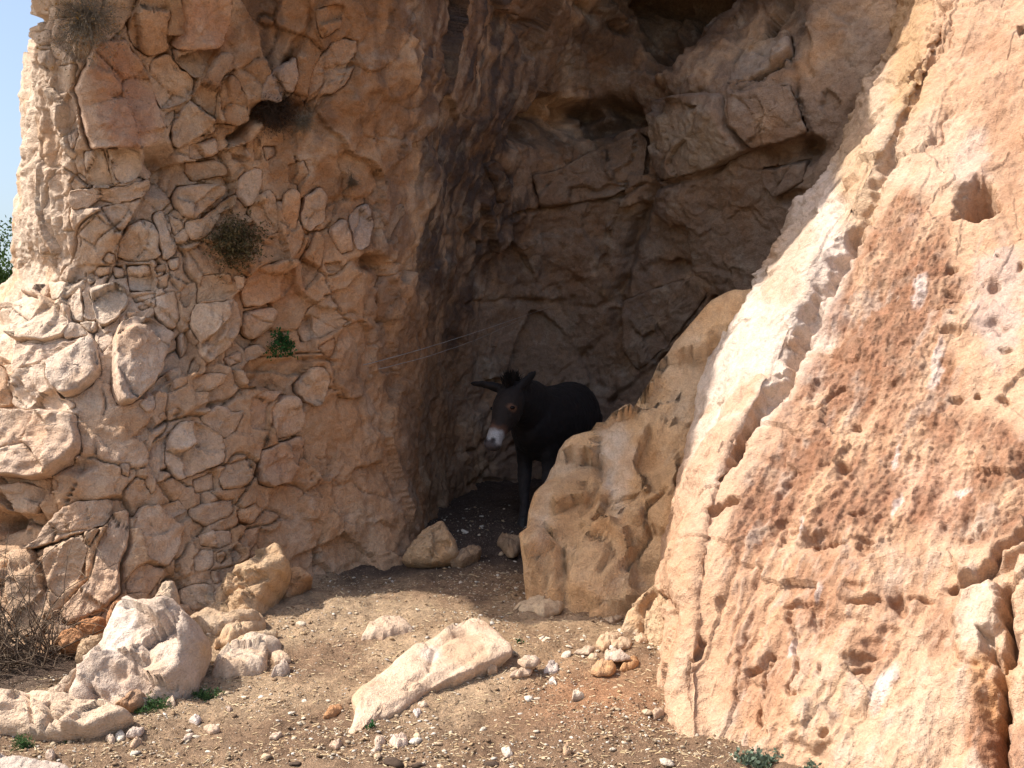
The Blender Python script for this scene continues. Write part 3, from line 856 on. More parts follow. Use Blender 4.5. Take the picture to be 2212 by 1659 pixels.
build_blocks()

# ------------------------------------------------------------------ leaning rock face on the right
def plane_d(px, py):
    a = (np.asarray(px) - CX) / FPX; b = (CY - np.asarray(py)) / FPX
    den = 0.437 * a + 0.646 - 0.626 * b
    return np.minimum(5.17 / np.maximum(den, 0.3), 13.0)

O_PY = [1900, 1600, 1470, 1400, 1330, 1260, 1200, 1100, 1000, 900, 820, 725, 650, 585, 530, 440, 400, 340, 280, 210, 145, 75, 0, -300, -800, -1300]
O_PX = [1440, 1428, 1425, 1430, 1425, 1415, 1425, 1455, 1480, 1510, 1537, 1577, 1607, 1632, 1672, 1712, 1745, 1790, 1832, 1857, 1892, 1917, 1937, 2060, 2260, 2460]
D_PY = [1900, 1700, 1470, 1300, 1100, 850, 700, 500, 300, 0, -300, -1300]
D_D = [5.2, 5.9, 6.45, 7.0, 7.4, 7.8, 8.1, 8.5, 8.9, 9.2, 9.5, 12]
R_PY = [1900, 1470, 1200, 1000, 820, 700, 540, 415, 325, 175, 30, -300, -1300]
R_PX = [1480, 1462, 1462, 1525, 1607, 1657, 1737, 1817, 1867, 1967, 2037, 2180, 2600]
G_PY = [1900, 1470, 1200, 1000, 950, 895, 820, 710, 625, 510, 390, 310, 250, 40, -300, -1300]
G_PX = [1540, 1530, 1540, 1592, 1607, 1640, 1697, 1737, 1787, 1842, 1897, 1937, 1962, 2052, 2220, 2650]
FACE_FEATS = [
    ('crack', [(2045,30),(1962,250),(1937,310),(1897,390),(1842,510)], 9, 0.07),
    ('crack', [(1842,510),(1787,625),(1737,710),(1697,820),(1640,895),(1607,950),(1582,1000)], 11, 0.13),
    ('crack', [(1640,880),(1612,945),(1585,1000),(1560,1040)], 5, 0.06),
    ('plate', [(1940,0),(2040,0),(1960,190),(1860,330),(1800,420),(1690,560),(1640,620),(1600,660),(1650,560),(1740,410),(1850,220)], 12, -0.06),
    ('pit', 2108, 435, 32, 34, 0.30), ('pit', 2085, 465, 26, 12, 0.10), ('pit', 2120, 410, 22, 22, 0.16),
    ('pit', 2062, 585, 9, 8, 0.12), ('pit', 2145, 608, 12, 12, 0.10), ('pit', 2200, 580, 7, 6, 0.08), ('pit', 2050, 625, 8, 6, 0.07),
    ('pit', 2060, 650, 11, 6, 0.08), ('pit', 2035, 670, 14, 6, 0.09), ('pit', 2060, 690, 10, 6, 0.07), ('pit', 2150, 700, 26, 12, 0.07),
    ('pit', 2058, 722, 16, 6, 0.1), ('pit', 2170, 757, 10, 6, 0.1), ('pit', 2065, 860, 9, 7, 0.12), ('pit', 2110, 850, 7, 8, 0.1), ('pit', 2165, 858, 9, 10, 0.1),
    ('pit', 1848, 918, 8, 7, 0.10), ('pit', 1816, 1003, 15, 17, 0.16), ('pit', 1822, 1030, 12, 8, 0.07),
    ('pit', 1566, 1102, 32, 8, 0.16), ('pit', 1590, 1095, 16, 7, 0.10), ('crack', [(1538,1114),(1560,1100),(1598,1096)], 5, 0.06),
    ('pit', 1766, 1163, 20, 13, 0.12), ('pit', 1795, 1182, 26, 7, 0.12), ('pit', 1760, 1178, 12, 10, 0.10), ('pit', 1876, 1166, 15, 8, 0.10), ('pit', 1870, 1190, 14, 12, 0.08), ('pit', 1850, 1110, 14, 6, 0.06),
    ('pit', 1722, 1303, 26, 7, 0.11), ('pit', 1705, 1325, 8, 14, 0.09), ('pit', 1776, 1330, 17, 28, 0.10), ('pit', 1770, 1355, 14, 14, 0.06),
    ('pit', 1868, 1298, 36, 7, 0.12), ('pit', 1938, 1296, 12, 26, 0.15), ('pit', 1985, 1284, 22, 5, 0.08), ('pit', 1850, 1270, 24, 7, 0.06),
    ('pit', 1860, 1425, 34, 10, 0.11), ('pit', 1895, 1400, 26, 16, 0.08), ('pit', 1850, 1450, 24, 7, 0.08), ('pit', 1930, 1370, 22, 16, 0.06), ('pit', 1840, 1345, 40, 14, 0.04),
    ('pit', 1767, 1454, 5, 16, 0.06), ('pit', 1784, 1593, 9, 9, 0.09), ('pit', 1659, 1591, 6, 7, 0.06), ('pit', 2030, 1380, 26, 30, 0.05),
    ('crack', [(1712,1340),(1716,1400),(1718,1480),(1716,1510)], 4, 0.05), ('crack', [(1655,1440),(1650,1500),(1640,1560)], 5, 0.06), ('crack', [(1617,1455),(1640,1445),(1655,1420)], 6, 0.07),
    ('crack', [(1480,1510),(1487,1450),(1505,1410),(1520,1380)], 5, 0.06), ('crack', [(1590,1500),(1595,1430),(1602,1370)], 4, 0.04),
    ('crack', [(1430,1290),(1445,1310),(1447,1330)], 8, 0.08), ('crack', [(1738,882),(1770,868),(1810,840),(1830,835)], 4, 0.04),
    ('plate', [(2070,1260),(2065,1200),(2130,1150),(2195,1110),(2230,1140),(2220,1190),(2150,1230)], 10, 0.09),
    ('crack', [(2060,1260),(2120,1250),(2175,1190),(2230,1150)], 8, 0.14),
    ('plate', [(2060,1320),(2075,1265),(2150,1250),(2172,1300),(2170,1330),(2130,1380),(2120,1450),(2070,1420),(2060,1380)], 9, 0.07),
    ('crack', [(2170,1270),(2180,1330),(2190,1400),(2170,1480),(2172,1560),(2170,1640),(2165,1720)], 12, 0.30),
    ('plate', [(2200,1210),(2300,1200),(2300,1700),(2190,1700),(2180,1560),(2185,1470),(2200,1410),(2190,1300)], 9, 0.10),
    ('pit', 2150, 1420, 14, 20, 0.10), ('crack', [(2130,1370),(2145,1400),(2160,1440)], 5, 0.06),
    ('plate', [(1800,1690),(1800,1600),(1810,1570),(1920,1560),(2000,1500),(2060,1440),(2120,1460),(2140,1600),(2120,1700)], 14, 0.06),
    ('plate', [(1730,1530),(1780,1530),(1805,1560),(1800,1610),(1760,1630),(1720,1600)], 10, 0.05),
    ('crack', [(2020,300),(2035,260),(2055,240)], 4, 0.03), ('crack', [(2050,100),(2060,60)], 4, 0.03), ('pit', 1962, 340, 8, 3, 0.05),
]

def build_face():
    rows = np.array([1900, 1700, 1560, 1470, 1390, 1310, 1230, 1150, 1050, 950, 850, 750, 650, 560, 470, 380, 290, 200, 100, 0, -120, -400, -800, -1300], float)
    net = np.zeros((len(rows), 11, 3))
    f = lambda xs, ys, v: np.interp(-v, -np.array(xs, float), np.array(ys, float))
    for r, py in enumerate(rows):
        o, dO, ri, gr = f(O_PY, O_PX, py), f(D_PY, D_D, py), f(R_PY, R_PX, py), f(G_PY, G_PX, py)
        dr = float(plane_d(ri, py)) + 0.10; dg = float(plane_d(gr, py)) + 0.06
        dO = max(dO, dr + 0.12)
        net[r, 0] = W(o + 190, py, dO + 3.2)
        net[r, 1] = W(o + 40, py, dO + 1.3)
        net[r, 2] = W(o, py, dO + 0.25)
        net[r, 3] = W(o + 0.5 * (ri - o), py, 0.5 * (dO + dr) + 0.05)
        net[r, 4] = W(ri, py, dr)
        net[r, 5] = W(0.55 * ri + 0.45 * gr, py, 0.5 * (dr + dg) - 0.05)
        net[r, 6] = W(gr, py, dg)
        for k, u in enumerate((0.25, 0.6, 1.0)):
            px = gr + (2330 - gr) * u if gr < 2200 else gr + 200 * u
            net[r, 7 + k] = W(px, py, float(plane_d(px, py)))
        px = net[r, 9]
        net[r, 10] = W(3000, py, min(float(plane_d(3000, py)), 9.0))
    rc = [max(3, int(abs(rows[k + 1] - rows[k]) / (2.6 if (rows[k + 1] < 1680 and rows[k] > -20) else 20))) for k in range(len(rows) - 1)]
    cc = [14, 30, 44, 34, 34, 34, 75, 90, 80, 14]
    g = catmull(net, rc); g = np.swapaxes(catmull(np.swapaxes(g, 0, 1), cc), 0, 1)
    R, Cn = g.shape[:2]
    n = grid_normals(g).reshape(-1, 3); p = g.reshape(-1, 3)
    x, y = PX(p)
    w0, w1 = fbm(p, 3.0, 3, 71), fbm(p, 3.0, 3, 72)
    # frames of the slope: u runs up the lean, so grain stretches along it
    up = np.array([0.42, 0.35, 0.84]); ac = np.array([0.83, -0.55, -0.18])
    s = np.stack([p @ ac, p @ up * 0.22, p @ np.cross(ac, up) * 0.6], 1)
    wx, wy = x + 26 * w0 + 14 * fbm(p, 14, 3, 87), y + 26 * w1
    def zone(pts, soft):
        return smooth(-soft, soft, seg_dist(wx, wy, pts, True) * np.where(inside(wx, wy, np.asarray(pts)), 1, -1))
    patina = zone([(1800,560),(1860,450),(1960,390),(2050,470),(2090,600),(2050,720),(2090,880),(2180,930),(2260,950),(2260,1120),(2120,1190),(1990,1130),(1900,1190),(1760,1200),(1640,1190),(1560,1230),(1590,1090),(1680,930),(1730,760)], 26)
    patina = np.maximum(patina, 0.5 * zone([(1470,1200),(1640,1150),(1760,1250),(1720,1480),(1600,1570),(1500,1520),(1450,1380)], 40))
    patina = np.maximum(patina, 0.65 * zone([(1690,1190),(2060,1180),(2060,1400),(1920,1460),(1830,1470),(1740,1380)], 30))
    patina = np.maximum(patina, 0.45 * zone([(2080,80),(2230,60),(2230,520),(2180,540),(2120,300)], 40))
    main = smooth(0, 60, x - np.interp(-y, -np.array(G_PY, float), np.array(G_PX, float)))
    patina *= main
    h = 0.06 * fbm(p, 1.2, 3, 73) + 0.03 * fbm(p, 3.5, 4, 74) + 0.006 * fbm(p, 18, 3, 75)
    f1, e1 = facets(p + 0.12 * np.stack([w0, w1, w0 * 0], 1), 1.8, 76, 0.04, 0.12)
    f2, e2 = facets(s + 0.03 * np.stack([w0, w1, w0 * 0], 1), 6.5, 77, 0.03, 0.10)
    h += f1 * 0.6 + f2 * (0.35 + 0.65 * smooth(1150, 1400, y) * smooth(1800, 1650, x) + 0.4 * (1 - main))
    # grain: scabby, picked-out texture on the iron-stained zone, ribs lower left
    gr = np.abs(fbm(p, 22, 3, 78)); gr2 = fbm(s, 24, 3, 79)
    rgh = smooth(0.55, 0.9, patina)
    h += rgh * (0.015 * gr + 0.010 * fbm(p, 45, 2, 80) + 0.012 * gr2 - 0.006) + main * (0.008 + 0.014 * smooth(1800, 1650, x)) * gr2 * smooth(850, 1150, y)
    w2, w3 = fbm(p, 11, 3, 88), fbm(p, 11, 3, 89)
    h += carve(x + 6 * w0 + 12 * w2, y + 6 * w1 + 9 * w3, [(f[0], f[1], f[2], f[3] * 1.15, f[4], f[5] * (1.0 if f[1] > 2050 and f[2] < 480 else 0.55)) if f[0] == 'pit' else f for f in FACE_FEATS])
    v = p + n * h[:, None]
    col = np.empty((len(p), 3)); col[:] = (0.54, 0.375, 0.24)
    nz = 0.6 * w0 + 0.4 * fbm(p, 8, 3, 83)
    blob_mix(col, x, y, nz, [
        (1590, 850, 140, 430, (0.68, 0.60, 0.49), 0.95), (1750, 560, 90, 320, (0.68, 0.60, 0.50), 0.85), (1900, 260, 110, 200, (0.62, 0.51, 0.37), 0.6),
        (1960, 120, 70, 230, (0.50, 0.34, 0.18), 0.8), (1840, 360, 60, 130, (0.52, 0.38, 0.23), 0.6), (1700, 560, 70, 120, (0.52, 0.40, 0.27), 0.6),
        (2120, 200, 150, 260, (0.55, 0.37, 0.235), 0.7), (2030, 330, 120, 120, (0.58, 0.45, 0.33), 0.6),
        (2150, 640, 70, 140, (0.50, 0.40, 0.34), 0.7), (2100, 350, 40, 90, (0.52, 0.42, 0.36), 0.4),
        (1700, 1250, 330, 420, (0.52, 0.335, 0.20), 0.8), (1880, 1550, 160, 130, (0.54, 0.39, 0.25), 0.7), (2010, 1560, 100, 100, (0.55, 0.43, 0.30), 0.6),
        (2140, 1600, 60, 130, (0.30, 0.14, 0.07), 0.8), (2150, 1480, 50, 100, (0.48, 0.27, 0.12), 0.7), (2215, 1640, 40, 60, (0.28, 0.15, 0.09), 0.6),
        (2110, 1330, 60, 90, (0.62, 0.53, 0.40), 0.8), (2010, 1050, 90, 90, (0.56, 0.36, 0.25), 0.5)])
    pat = patina * smooth(-0.75, 0.3, 0.5 * fbm(p, 5, 4, 84) + 0.9 * fbm(s, 7, 4, 90))
    rc_ = np.array((0.27, 0.145, 0.085)) * (1 + 0.35 * fbm(p, 16, 3, 85))[:, None]
    col = col * (1 - 0.88 * pat[:, None]) + rc_ * 0.88 * pat[:, None]
    # grey-white lime crusts
    crust = smooth(0.2, 0.6, 0.5 * fbm(p, 5.5, 4, 86) + 0.6 * fbm(s, 9, 4, 91)) * main * smooth(380, 560, y) * 0.6
    col = col * (1 - crust[:, None]) + np.array((0.50, 0.41, 0.32)) * crust[:, None]
    for (cx, cy, rx, ry) in ((1905, 1500, 22, 60), (1925, 1470, 18, 40), (1712, 1400, 8, 20), (1772, 1290, 7, 22), (2075, 1050, 22, 12), (1935, 1080, 8, 30), (1990, 620, 16, 40), (2025, 780, 14, 50), (1730, 1140, 8, 30), (1935, 980, 8, 25)):
        w = 0.6 * smooth(1.3, 0.3, ((x + 8 * w2 - cx + (y - cy) * 0.3) / rx)**2 + ((y - cy) / ry)**2 + 0.9 * nz)
        col = col * (1 - w[:, None]) + np.array((0.64, 0.59, 0.54)) * w[:, None]
    ribs = smooth(0.1, 0.5, gr2) * smooth(1100, 1250, y) * main * 0.45
    col = col * (1 - ribs[:, None]) + np.array((0.58, 0.45, 0.33)) * ribs[:, None]
    stk = 0.35 * smooth(0.0, 0.6, fbm(s, 10, 4, 92)) * main
    col = col * (1 - stk[:, None]) + col * np.array((0.80, 0.66, 0.56)) * stk[:, None]
    col = col * np.array((0.88, 0.845, 0.83))
    m = mesh_np('rock_face', v, grid_quads(R, Cn)); set_col(m, col, WARM)
    return tag(obj('rock_face', m, M['rockface']), kind='structure')
build_face()

# ------------------------------------------------------------------ boulders and stones traced by outline
def outline_rock(name, poly, anchor, normal, H, back=None, col=TAN, seed=0, spacing=6.0, bevel=0.35, rough=1.0, feats=(), zones=(), label=None, cat='rock', group=None, dome=0.5, mat='stone', crest=None, ftilt=None, fscale=2.4):
    """a solid stone: outline lies in the plane through `anchor` with `normal`, swelling H in front and `back` behind"""
    rng = random.Random(seed)
    back = back if back is not None else H
    N = np.array(normal, float); N /= np.linalg.norm(N)
    gx, gy, d, rad, (cx, cy), rr = polar_patch(poly, spacing, rng, 1.5)
    dm = np.sqrt(np.clip(1 - rr**2.2, 0, 1))[:, None] * np.ones_like(gx)
    R, n = gx.shape
    dr = np.stack([(gx - CX) / FPX, np.ones_like(gx), (CY - gy) / FPX], -1)
    o = np.array([0, 0, CAMZ])
    t = ((np.array(anchor) - o) @ N) / (dr @ N)
    q = o + dr * t[..., None]
    flat = q.reshape(-1, 3)
    size = np.ptp(flat, axis=0).max()
    inr = d.max()
    tt = np.clip(d / (min(bevel, 0.32) * inr), 0, 1)
    prof = (1 - (1 - tt)**2.2)**0.6 * (1 - dome) + dome * dm
    ws = 0.18 * size
    wq = flat + 0.25 * ws * np.stack([fbm(flat, 1 / ws, 2, seed + 1), fbm(flat, 1 / ws, 2, seed + 2), fbm(flat, 1 / ws, 2, seed + 3)], 1)
    fc, e = facets(wq, fscale / size, seed + 5, 0.22 * H if ftilt is None else 0.10 * H, 0.7 * H / size if ftilt is None else ftilt)
    fc2, e2 = facets(wq, 6.0 / size, seed + 6, 0.16 * H, 0.30)
    nz = rough * (fc + 0.6 * fc2 + 0.14 * H * fbm(flat, 4 / size, 4, seed + 7) + 0.09 * min(H, 0.2) * fbm(flat, 14 / size, 4, seed + 8))
    h = H * prof + nz.reshape(R, n) * np.clip(tt * 1.5, 0, 1)
    if crest is not None:        # ridge line that stands highest
        cd = seg_dist(gx, gy, crest, False)
        h = h * (0.55 + 0.45 * np.exp(-(cd / (0.55 * inr))**1.5))
    if feats:
        h = h + carve(gx.ravel(), gy.ravel(), feats).reshape(R, n)
    front = q + N * h[..., None]
    bh = -back * dm
    sel = np.linspace(1, R - 1, max(3, min(R // 3, 7))).astype(int)
    backv = (q + N * bh[..., None])[sel]
    nb = len(sel)
    v = np.concatenate([front.reshape(-1, 3), backv.reshape(-1, 3), front[-1].mean(0)[None], backv[-1].mean(0)[None]])
    quads = [ring_faces(R, n)]
    qb = ring_faces(nb, n, R * n, True)
    i0 = np.arange(n); i1 = R * n + np.arange(n)
    join = np.stack([i0, i1, np.roll(i1, -1), np.roll(i0, -1)], 1)
    quads += [qb, join]
    l1 = (R - 1) * n + np.arange(n); l2 = R * n + (nb - 1) * n + np.arange(n); a, b = R * n + nb * n, R * n + nb * n + 1
    tris = np.concatenate([np.stack([l1, np.roll(l1, -1), np.full(n, a)], 1), np.stack([np.roll(l2, -1), l2, np.full(n, b)], 1)])
    x, y = PX(v)
    c = np.empty((len(v), 3)); c[:] = np.array(col) * (0.86, 0.82, 0.78)
    nzc = fbm(v, 5, 4, seed + 9)
    blob_mix(c, x, y, nzc, zones)
    w = 0.4 * smooth(0.1, 0.6, fbm(v, 3.0, 4, seed + 10))[:, None]; c = c * (1 - w) + c * np.array((0.95, 0.76, 0.56)) * w
    w = 0.4 * smooth(0.1, 0.6, fbm(v, 4.0, 4, seed + 12))[:, None]; c = c * (1 - w) + np.minimum(c * 1.25, 0.7) * w
    v, loc = recentre(v, True)
    m = mesh_np(name, v, np.concatenate(quads), tris); set_col(m, c, WARM)
    ob = obj(name, m, M[mat], None, loc)
    if label: tag(ob, label, cat, group)
    return ob

Z3s, Z6s = 0.35425, 0.35416
def Z3(*p): return [(x * Z3s, 1071.4 + y * Z3s) for x, y in p]
def Z6(*p): return [(743.0 + x * Z6s, 1071.4 + y * Z6s) for x, y in p]
UPR = (-0.05, -0.80, 0.60)       # upright stone facing the viewer, leaning back
GN = np.array([0, -0.145, 0.99])

# big outcrop in front of the donkey
outline_rock('boulder', [(1150,1460),(1146,1300),(1143,1215),(1150,1130),(1170,1078),(1190,1030),(1215,985),(1240,964),(1300,952),(1340,936),(1392,890),(1415,842),(1458,778),(1510,735),(1560,690),(1640,640),(1700,690),(1640,900),(1540,1150),(1520,1330),(1500,1460)],
    W(1300, 1270, 8.02), (-0.22, -0.86, 0.46), 0.34, 0.6, (0.66, 0.46, 0.26), 501, 4.5, 0.16, 1.6,
    feats=[('crack', [(1298,960),(1300,1000),(1312,1060),(1300,1110),(1270,1150)], 6, 0.05),
           ('plate', [(1304,955),(1420,880),(1520,760),(1700,560),(1700,1200),(1400,1260),(1330,1180),(1300,1120),(1316,1060),(1306,1000)], 9, 0.07),
           ('crack', [(1238,1290),(1245,1250),(1232,1215),(1200,1190)], 6, 0.09), ('crack', [(1365,1275),(1390,1235),(1420,1200),(1408,1150),(1450,1120)], 6, 0.12),
           ('crack', [(1320,1285),(1345,1240),(1330,1215),(1290,1200)], 6, 0.07), ('plate', [(1150,1400),(1150,1225),(1230,1215),(1242,1250),(1235,1400)], 8, 0.05),
           ('plate', [(1255,1400),(1255,1240),(1320,1215),(1350,1240),(1320,1400)], 8, 0.05), ('pit', 1275, 1110, 35, 45, 0.04)],
    zones=[(1330, 1010, 40, 110, (0.58, 0.50, 0.40), 0.8), (1230, 1000, 60, 40, (0.56, 0.45, 0.32), 0.6), (1170, 1100, 22, 120, (0.55, 0.46, 0.34), 0.5), (1260, 1100, 70, 90, (0.50, 0.29, 0.13), 0.6), (1400, 1040, 80, 120, (0.50, 0.30, 0.14), 0.5), (1480, 800, 60, 120, (0.55, 0.42, 0.28), 0.6)],
    label='huge rounded tan boulder at the cave mouth hiding the donkey\'s hindquarters', cat='boulder', mat='rock', dome=0.3, ftilt=0.24, fscale=4.5)

outline_rock('boulder', Z3((430,1260),(455,1120),(560,1000),(640,880),(690,770),(735,665),(810,635),(900,682),(960,662),(1030,625),(1090,660),(1150,740),(1220,800),(1280,880),(1280,970),(1220,1060),(1180,1200),(1000,1380),(780,1440),(540,1440),(440,1380)),
    W(300, 1500, 6.30), (-0.10, -0.72, 0.68), 0.16, 0.30, (0.57, 0.48, 0.385), 511, 4.0, 0.3, 0.9,
    feats=[('crack', Z3((920,850),(1010,880)), 5, 0.03), ('crack', Z3((460,1100),(560,1010),(650,900)), 5, 0.02), ('plate', Z3((860,1080),(900,960),(1180,920),(1290,900),(1290,980),(1100,1110)), 8, 0.03)],
    zones=[(250, 1340, 40, 80, (0.62, 0.55, 0.46), 0.6), (440, 1400, 20, 30, (0.52, 0.34, 0.17), 0.6)],
    label='large craggy pale boulder with a notched peak left of the dirt slope', cat='boulder', dome=0.55, ftilt=0.55, fscale=2.6)
outline_rock('rock', Z3((280,1215),(370,1145),(470,1070),(520,1040),(450,1180),(440,1260),(330,1260)), W(140, 1500, 6.32), UPR, 0.06, 0.1, (0.52, 0.42, 0.31), 512, 4.5,
    label='thin fin of rock leaning on the left side of the notched boulder')
outline_rock('rock', Z3((690,1290),(760,1250),(830,1185),(880,1200),(870,1290),(800,1320)), W(275, 1520, 6.1), UPR, 0.06, 0.1, (0.42, 0.29, 0.19), 513, 4.5,
    label='brown wedge of rock at the foot of the notched boulder beside green grass')
outline_rock('boulder', Z3((-260,1230),(-100,1205),(0,1205),(180,1205),(330,1210),(440,1240),(540,1270),(640,1255),(720,1290),(830,1350),(760,1400),(640,1450),(590,1490),(480,1490),(340,1510),(220,1500),(100,1480),(-260,1480)),
    W(80, 1580, 5.86), (-0.05, -0.68, 0.73), 0.10, 0.25, (0.60, 0.48, 0.35), 514, 4.2, 0.3, 1.1,
    feats=[('crack', Z3((330,1330),(350,1400),(300,1480)), 5, 0.04), ('crack', Z3((180,1220),(220,1330),(240,1480)), 5, 0.03), ('plate', Z3((340,1340),(430,1320),(460,1370),(350,1400)), 5, 0.03)],
    label='long low pale boulder at the left edge in front of the notched boulder', cat='boulder', dome=0.4, ftilt=0.35, fscale=5.0)
outline_rock('rock', Z3((-200,1600),(0,1592),(150,1598),(290,1625),(380,1640),(430,1665),(500,1760),(-200,1760)), W(60, 1650, 5.42), (0, -0.5, 0.86), 0.04, 0.15, (0.50, 0.44, 0.37), 515, 4.5,
    label='flat grey slab cut off by the bottom left corner of the picture')

# rocks at the foot of the shattered wall
outline_rock('rock', Z3((1235,660),(1340,570),(1500,420),(1680,280),(1700,290),(1745,400),(1650,530),(1590,640),(1570,740),(1400,800),(1280,800)), W(505, 1320, 7.5), (-0.35, -0.80, 0.48), 0.10, 0.30, (0.60, 0.44, 0.27), 521, 4.5, 0.25, 1.4,
    feats=[('crack', Z3((1420,640),(1500,600),(1620,520)), 5, 0.04), ('crack', Z3((1380,690),(1420,640),(1400,600)), 4, 0.03)],
    label='slanting ridge of tan rock at the foot of the shattered wall', mat='rock', ftilt=0.4, fscale=4.0)
outline_rock('rock', Z3((1610,690),(1635,580),(1800,430),(1850,440),(1905,480),(1830,560),(1780,650),(1680,700)), W(620, 1300, 7.8), (-0.2, -0.85, 0.45), 0.07, 0.25, (0.54, 0.36, 0.21), 522, 4.5, 0.25, 1.4,
    label='smaller brown rock tucked right of the slanting ridge', mat='rock')
outline_rock('rock', Z3((925,680),(960,600),(1010,530),(1070,530),(1085,640),(1060,700)), W(355, 1300, 7.0), UPR, 0.07, 0.2, (0.58, 0.47, 0.34), 523, 4.5,
    label='pale pointed rock peeping out behind the notched boulder', mat='rock')
outline_rock('rock', Z3((320,920),(510,780),(640,750),(680,790),(640,860),(500,960),(380,960)), W(180, 1395, 6.95), UPR, 0.10, 0.25, (0.48, 0.27, 0.14), 524, 4.6,
    label='flat orange rock between the wall and the notched boulder', mat='rock')
outline_rock('rock', Z3((460,1010),(500,900),(620,850),(680,860),(620,950),(560,1020),(500,1050)), W(195, 1425, 6.7), UPR, 0.08, 0.2, (0.52, 0.39, 0.25), 525, 4.6,
    label='tan rock wedged behind the upper left side of the notched boulder', mat='rock')
outline_rock('rock', Z3((650,800),(660,720),(720,650),(760,640),(720,740),(690,810)), W(250, 1330, 6.9), UPR, 0.06, 0.2, (0.46, 0.27, 0.15), 526, 4.6,
    label='narrow orange rock beside the notched peak of the pale boulder', mat='rock')
outline_rock('rock', Z3((1150,760),(1240,700),(1400,760),(1560,720),(1600,760),(1400,830),(1300,870),(1210,820)), W(480, 1345, 7.2), (0, -0.5, 0.86), 0.08, 0.2, (0.55, 0.42, 0.28), 527, 4.6,
    label='broken tan ledge below the slanting ridge of rock', mat='rock')
outline_rock('rock', Z6((345,410),(400,320),(480,220),(560,165),(600,150),(650,230),(690,300),(700,350),(640,400),(480,420)), W(905, 1200, 8.55), (-0.15, -0.80, 0.58), 0.07, 0.3, (0.58, 0.41, 0.24), 531, 4.0, 0.25, 1.5,
    label='tan triangular rock at the left foot of the cave mouth', mat='rock', ftilt=0.35, fscale=3.0)
outline_rock('rock', Z6((640,400),(700,340),(780,305),(850,320),(800,370),(720,400)), W(1000, 1195, 8.6), (0, -0.4, 0.9), 0.035, 0.2, (0.44, 0.31, 0.19), 532, 4.6,
    label='low rock tapering from the triangular rock into the cave', mat='rock')

# lying slab and flat outcrops on the slope
def lying(poly, H, col, seed, label, cat='rock', name='rock', sink=0.35, tilt=(0, 0, 0), anchor=None, **kw):
    P = np.asarray(poly); cx, cy = P.mean(0)
    g = ground_at(cx, min(cy + 2, 1650))
    N = GN + np.array(tilt)
    if anchor is not None: g = ground_at(*anchor)
    return outline_rock(name, poly, g + N * 0.004, N, H, kw.pop('back', H * 0.9), col, seed, kw.pop('spacing', 4.5), kw.pop('bevel', 0.55), kw.pop('rough', 1.0), label=label, cat=cat, **kw)
lying(Z6((30,1250),(200,1110),(400,950),(560,870),(700,800),(790,742),(880,785),(980,865),(1045,945),(900,1000),(780,1060),(680,1090),(510,1160),(390,1255),(340,1310),(200,1360),(100,1420),(65,1490),(-5,1500),(45,1400),(70,1310)),
    0.05, (0.62, 0.49, 0.36), 541, 'long pale slab of rock lying across the middle of the dirt slope', name='slab', cat='rock slab', tilt=(-0.10, -0.10, 0), anchor=(800, 1545), back=0.16, bevel=0.3, dome=0.3, crest=Z6((60,1260),(400,1000),(700,820),(800,780)),
    feats=[('crack', Z6((380,1190),(520,1090),(560,960),(700,880),(860,840)), 6, 0.02), ('crack', Z6((400,1250),(560,1130),(800,1000)), 6, 0.02)],
    zones=[(1010, 1400, 60, 40, (0.40, 0.27, 0.16), 0.6), (900, 1490, 50, 20, (0.44, 0.31, 0.20), 0.5), (930, 1410, 24, 20, (0.60, 0.54, 0.48), 0.4)], rough=1.1)
lying(Z6((95,890),(150,830),(230,785),(330,795),(390,820),(445,860),(330,875),(220,895)), 0.09, (0.58, 0.46, 0.34), 542, 'small rounded pale hump of rock above the long slab')
lying(Z6((1010,715),(1130,670),(1250,640),(1340,650),(1400,670),(1330,695),(1230,745),(1130,725)), 0.06, (0.62, 0.49, 0.32), 543, 'flat cream outcrop at the foot of the huge cave mouth boulder')
lying(Z3((1280,1130),(1320,1010),(1420,960),(1560,890),(1690,905),(1725,950),(1635,985),(1620,1075),(1500,1115),(1380,1145)), 0.09, (0.62, 0.52, 0.40), 544, 'flat whitish outcrop right of the notched boulder')
lying(Z3((1655,970),(1720,955),(1785,1010),(1670,1035)), 0.04, (0.60, 0.50, 0.38), 545, 'small flat flake beside the whitish outcrop')
lying(Z3((1650,1115),(1700,1060),(1740,1030),(1775,1070),(1740,1105)), 0.05, (0.60, 0.51, 0.41), 546, 'pale angular stone below the whitish outcrop')
lying(Z3((1305,920),(1400,800),(1560,730),(1630,800),(1500,870),(1380,925)), 0.08, (0.56, 0.42, 0.27), 547, 'tan flat rock above the whitish outcrop')
lying(Z3((1340,960),(1500,875),(1700,845),(1690,870),(1560,890),(1420,950)), 0.05, (0.58, 0.45, 0.29), 548, 'thin tan strip of rock between two flat outcrops')
outline_rock('rock', [(1342,1372),(1350,1340),(1372,1308),(1420,1262),(1455,1285),(1470,1420),(1440,1435),(1400,1400)], W(1405, 1380, 6.98), (-0.4, -0.75, 0.5), 0.10, 0.3, (0.58, 0.43, 0.27), 551, 4.6, 0.5,
    feats=[('crack', [(1395,1375),(1400,1330),(1425,1290)], 5, 0.05)], label='cream spur of rock at the base of the leaning rock face', mat='rock')
outline_rock('rock', [(1375,1275),(1395,1240),(1440,1180),(1470,1170),(1475,1270),(1420,1290)], W(1420, 1265, 7.9), (-0.3, -0.8, 0.5), 0.10, 0.3, (0.50, 0.36, 0.21), 552, 4.6,
    label='rounded tan rock wedged between the huge boulder and the leaning face', mat='rock')
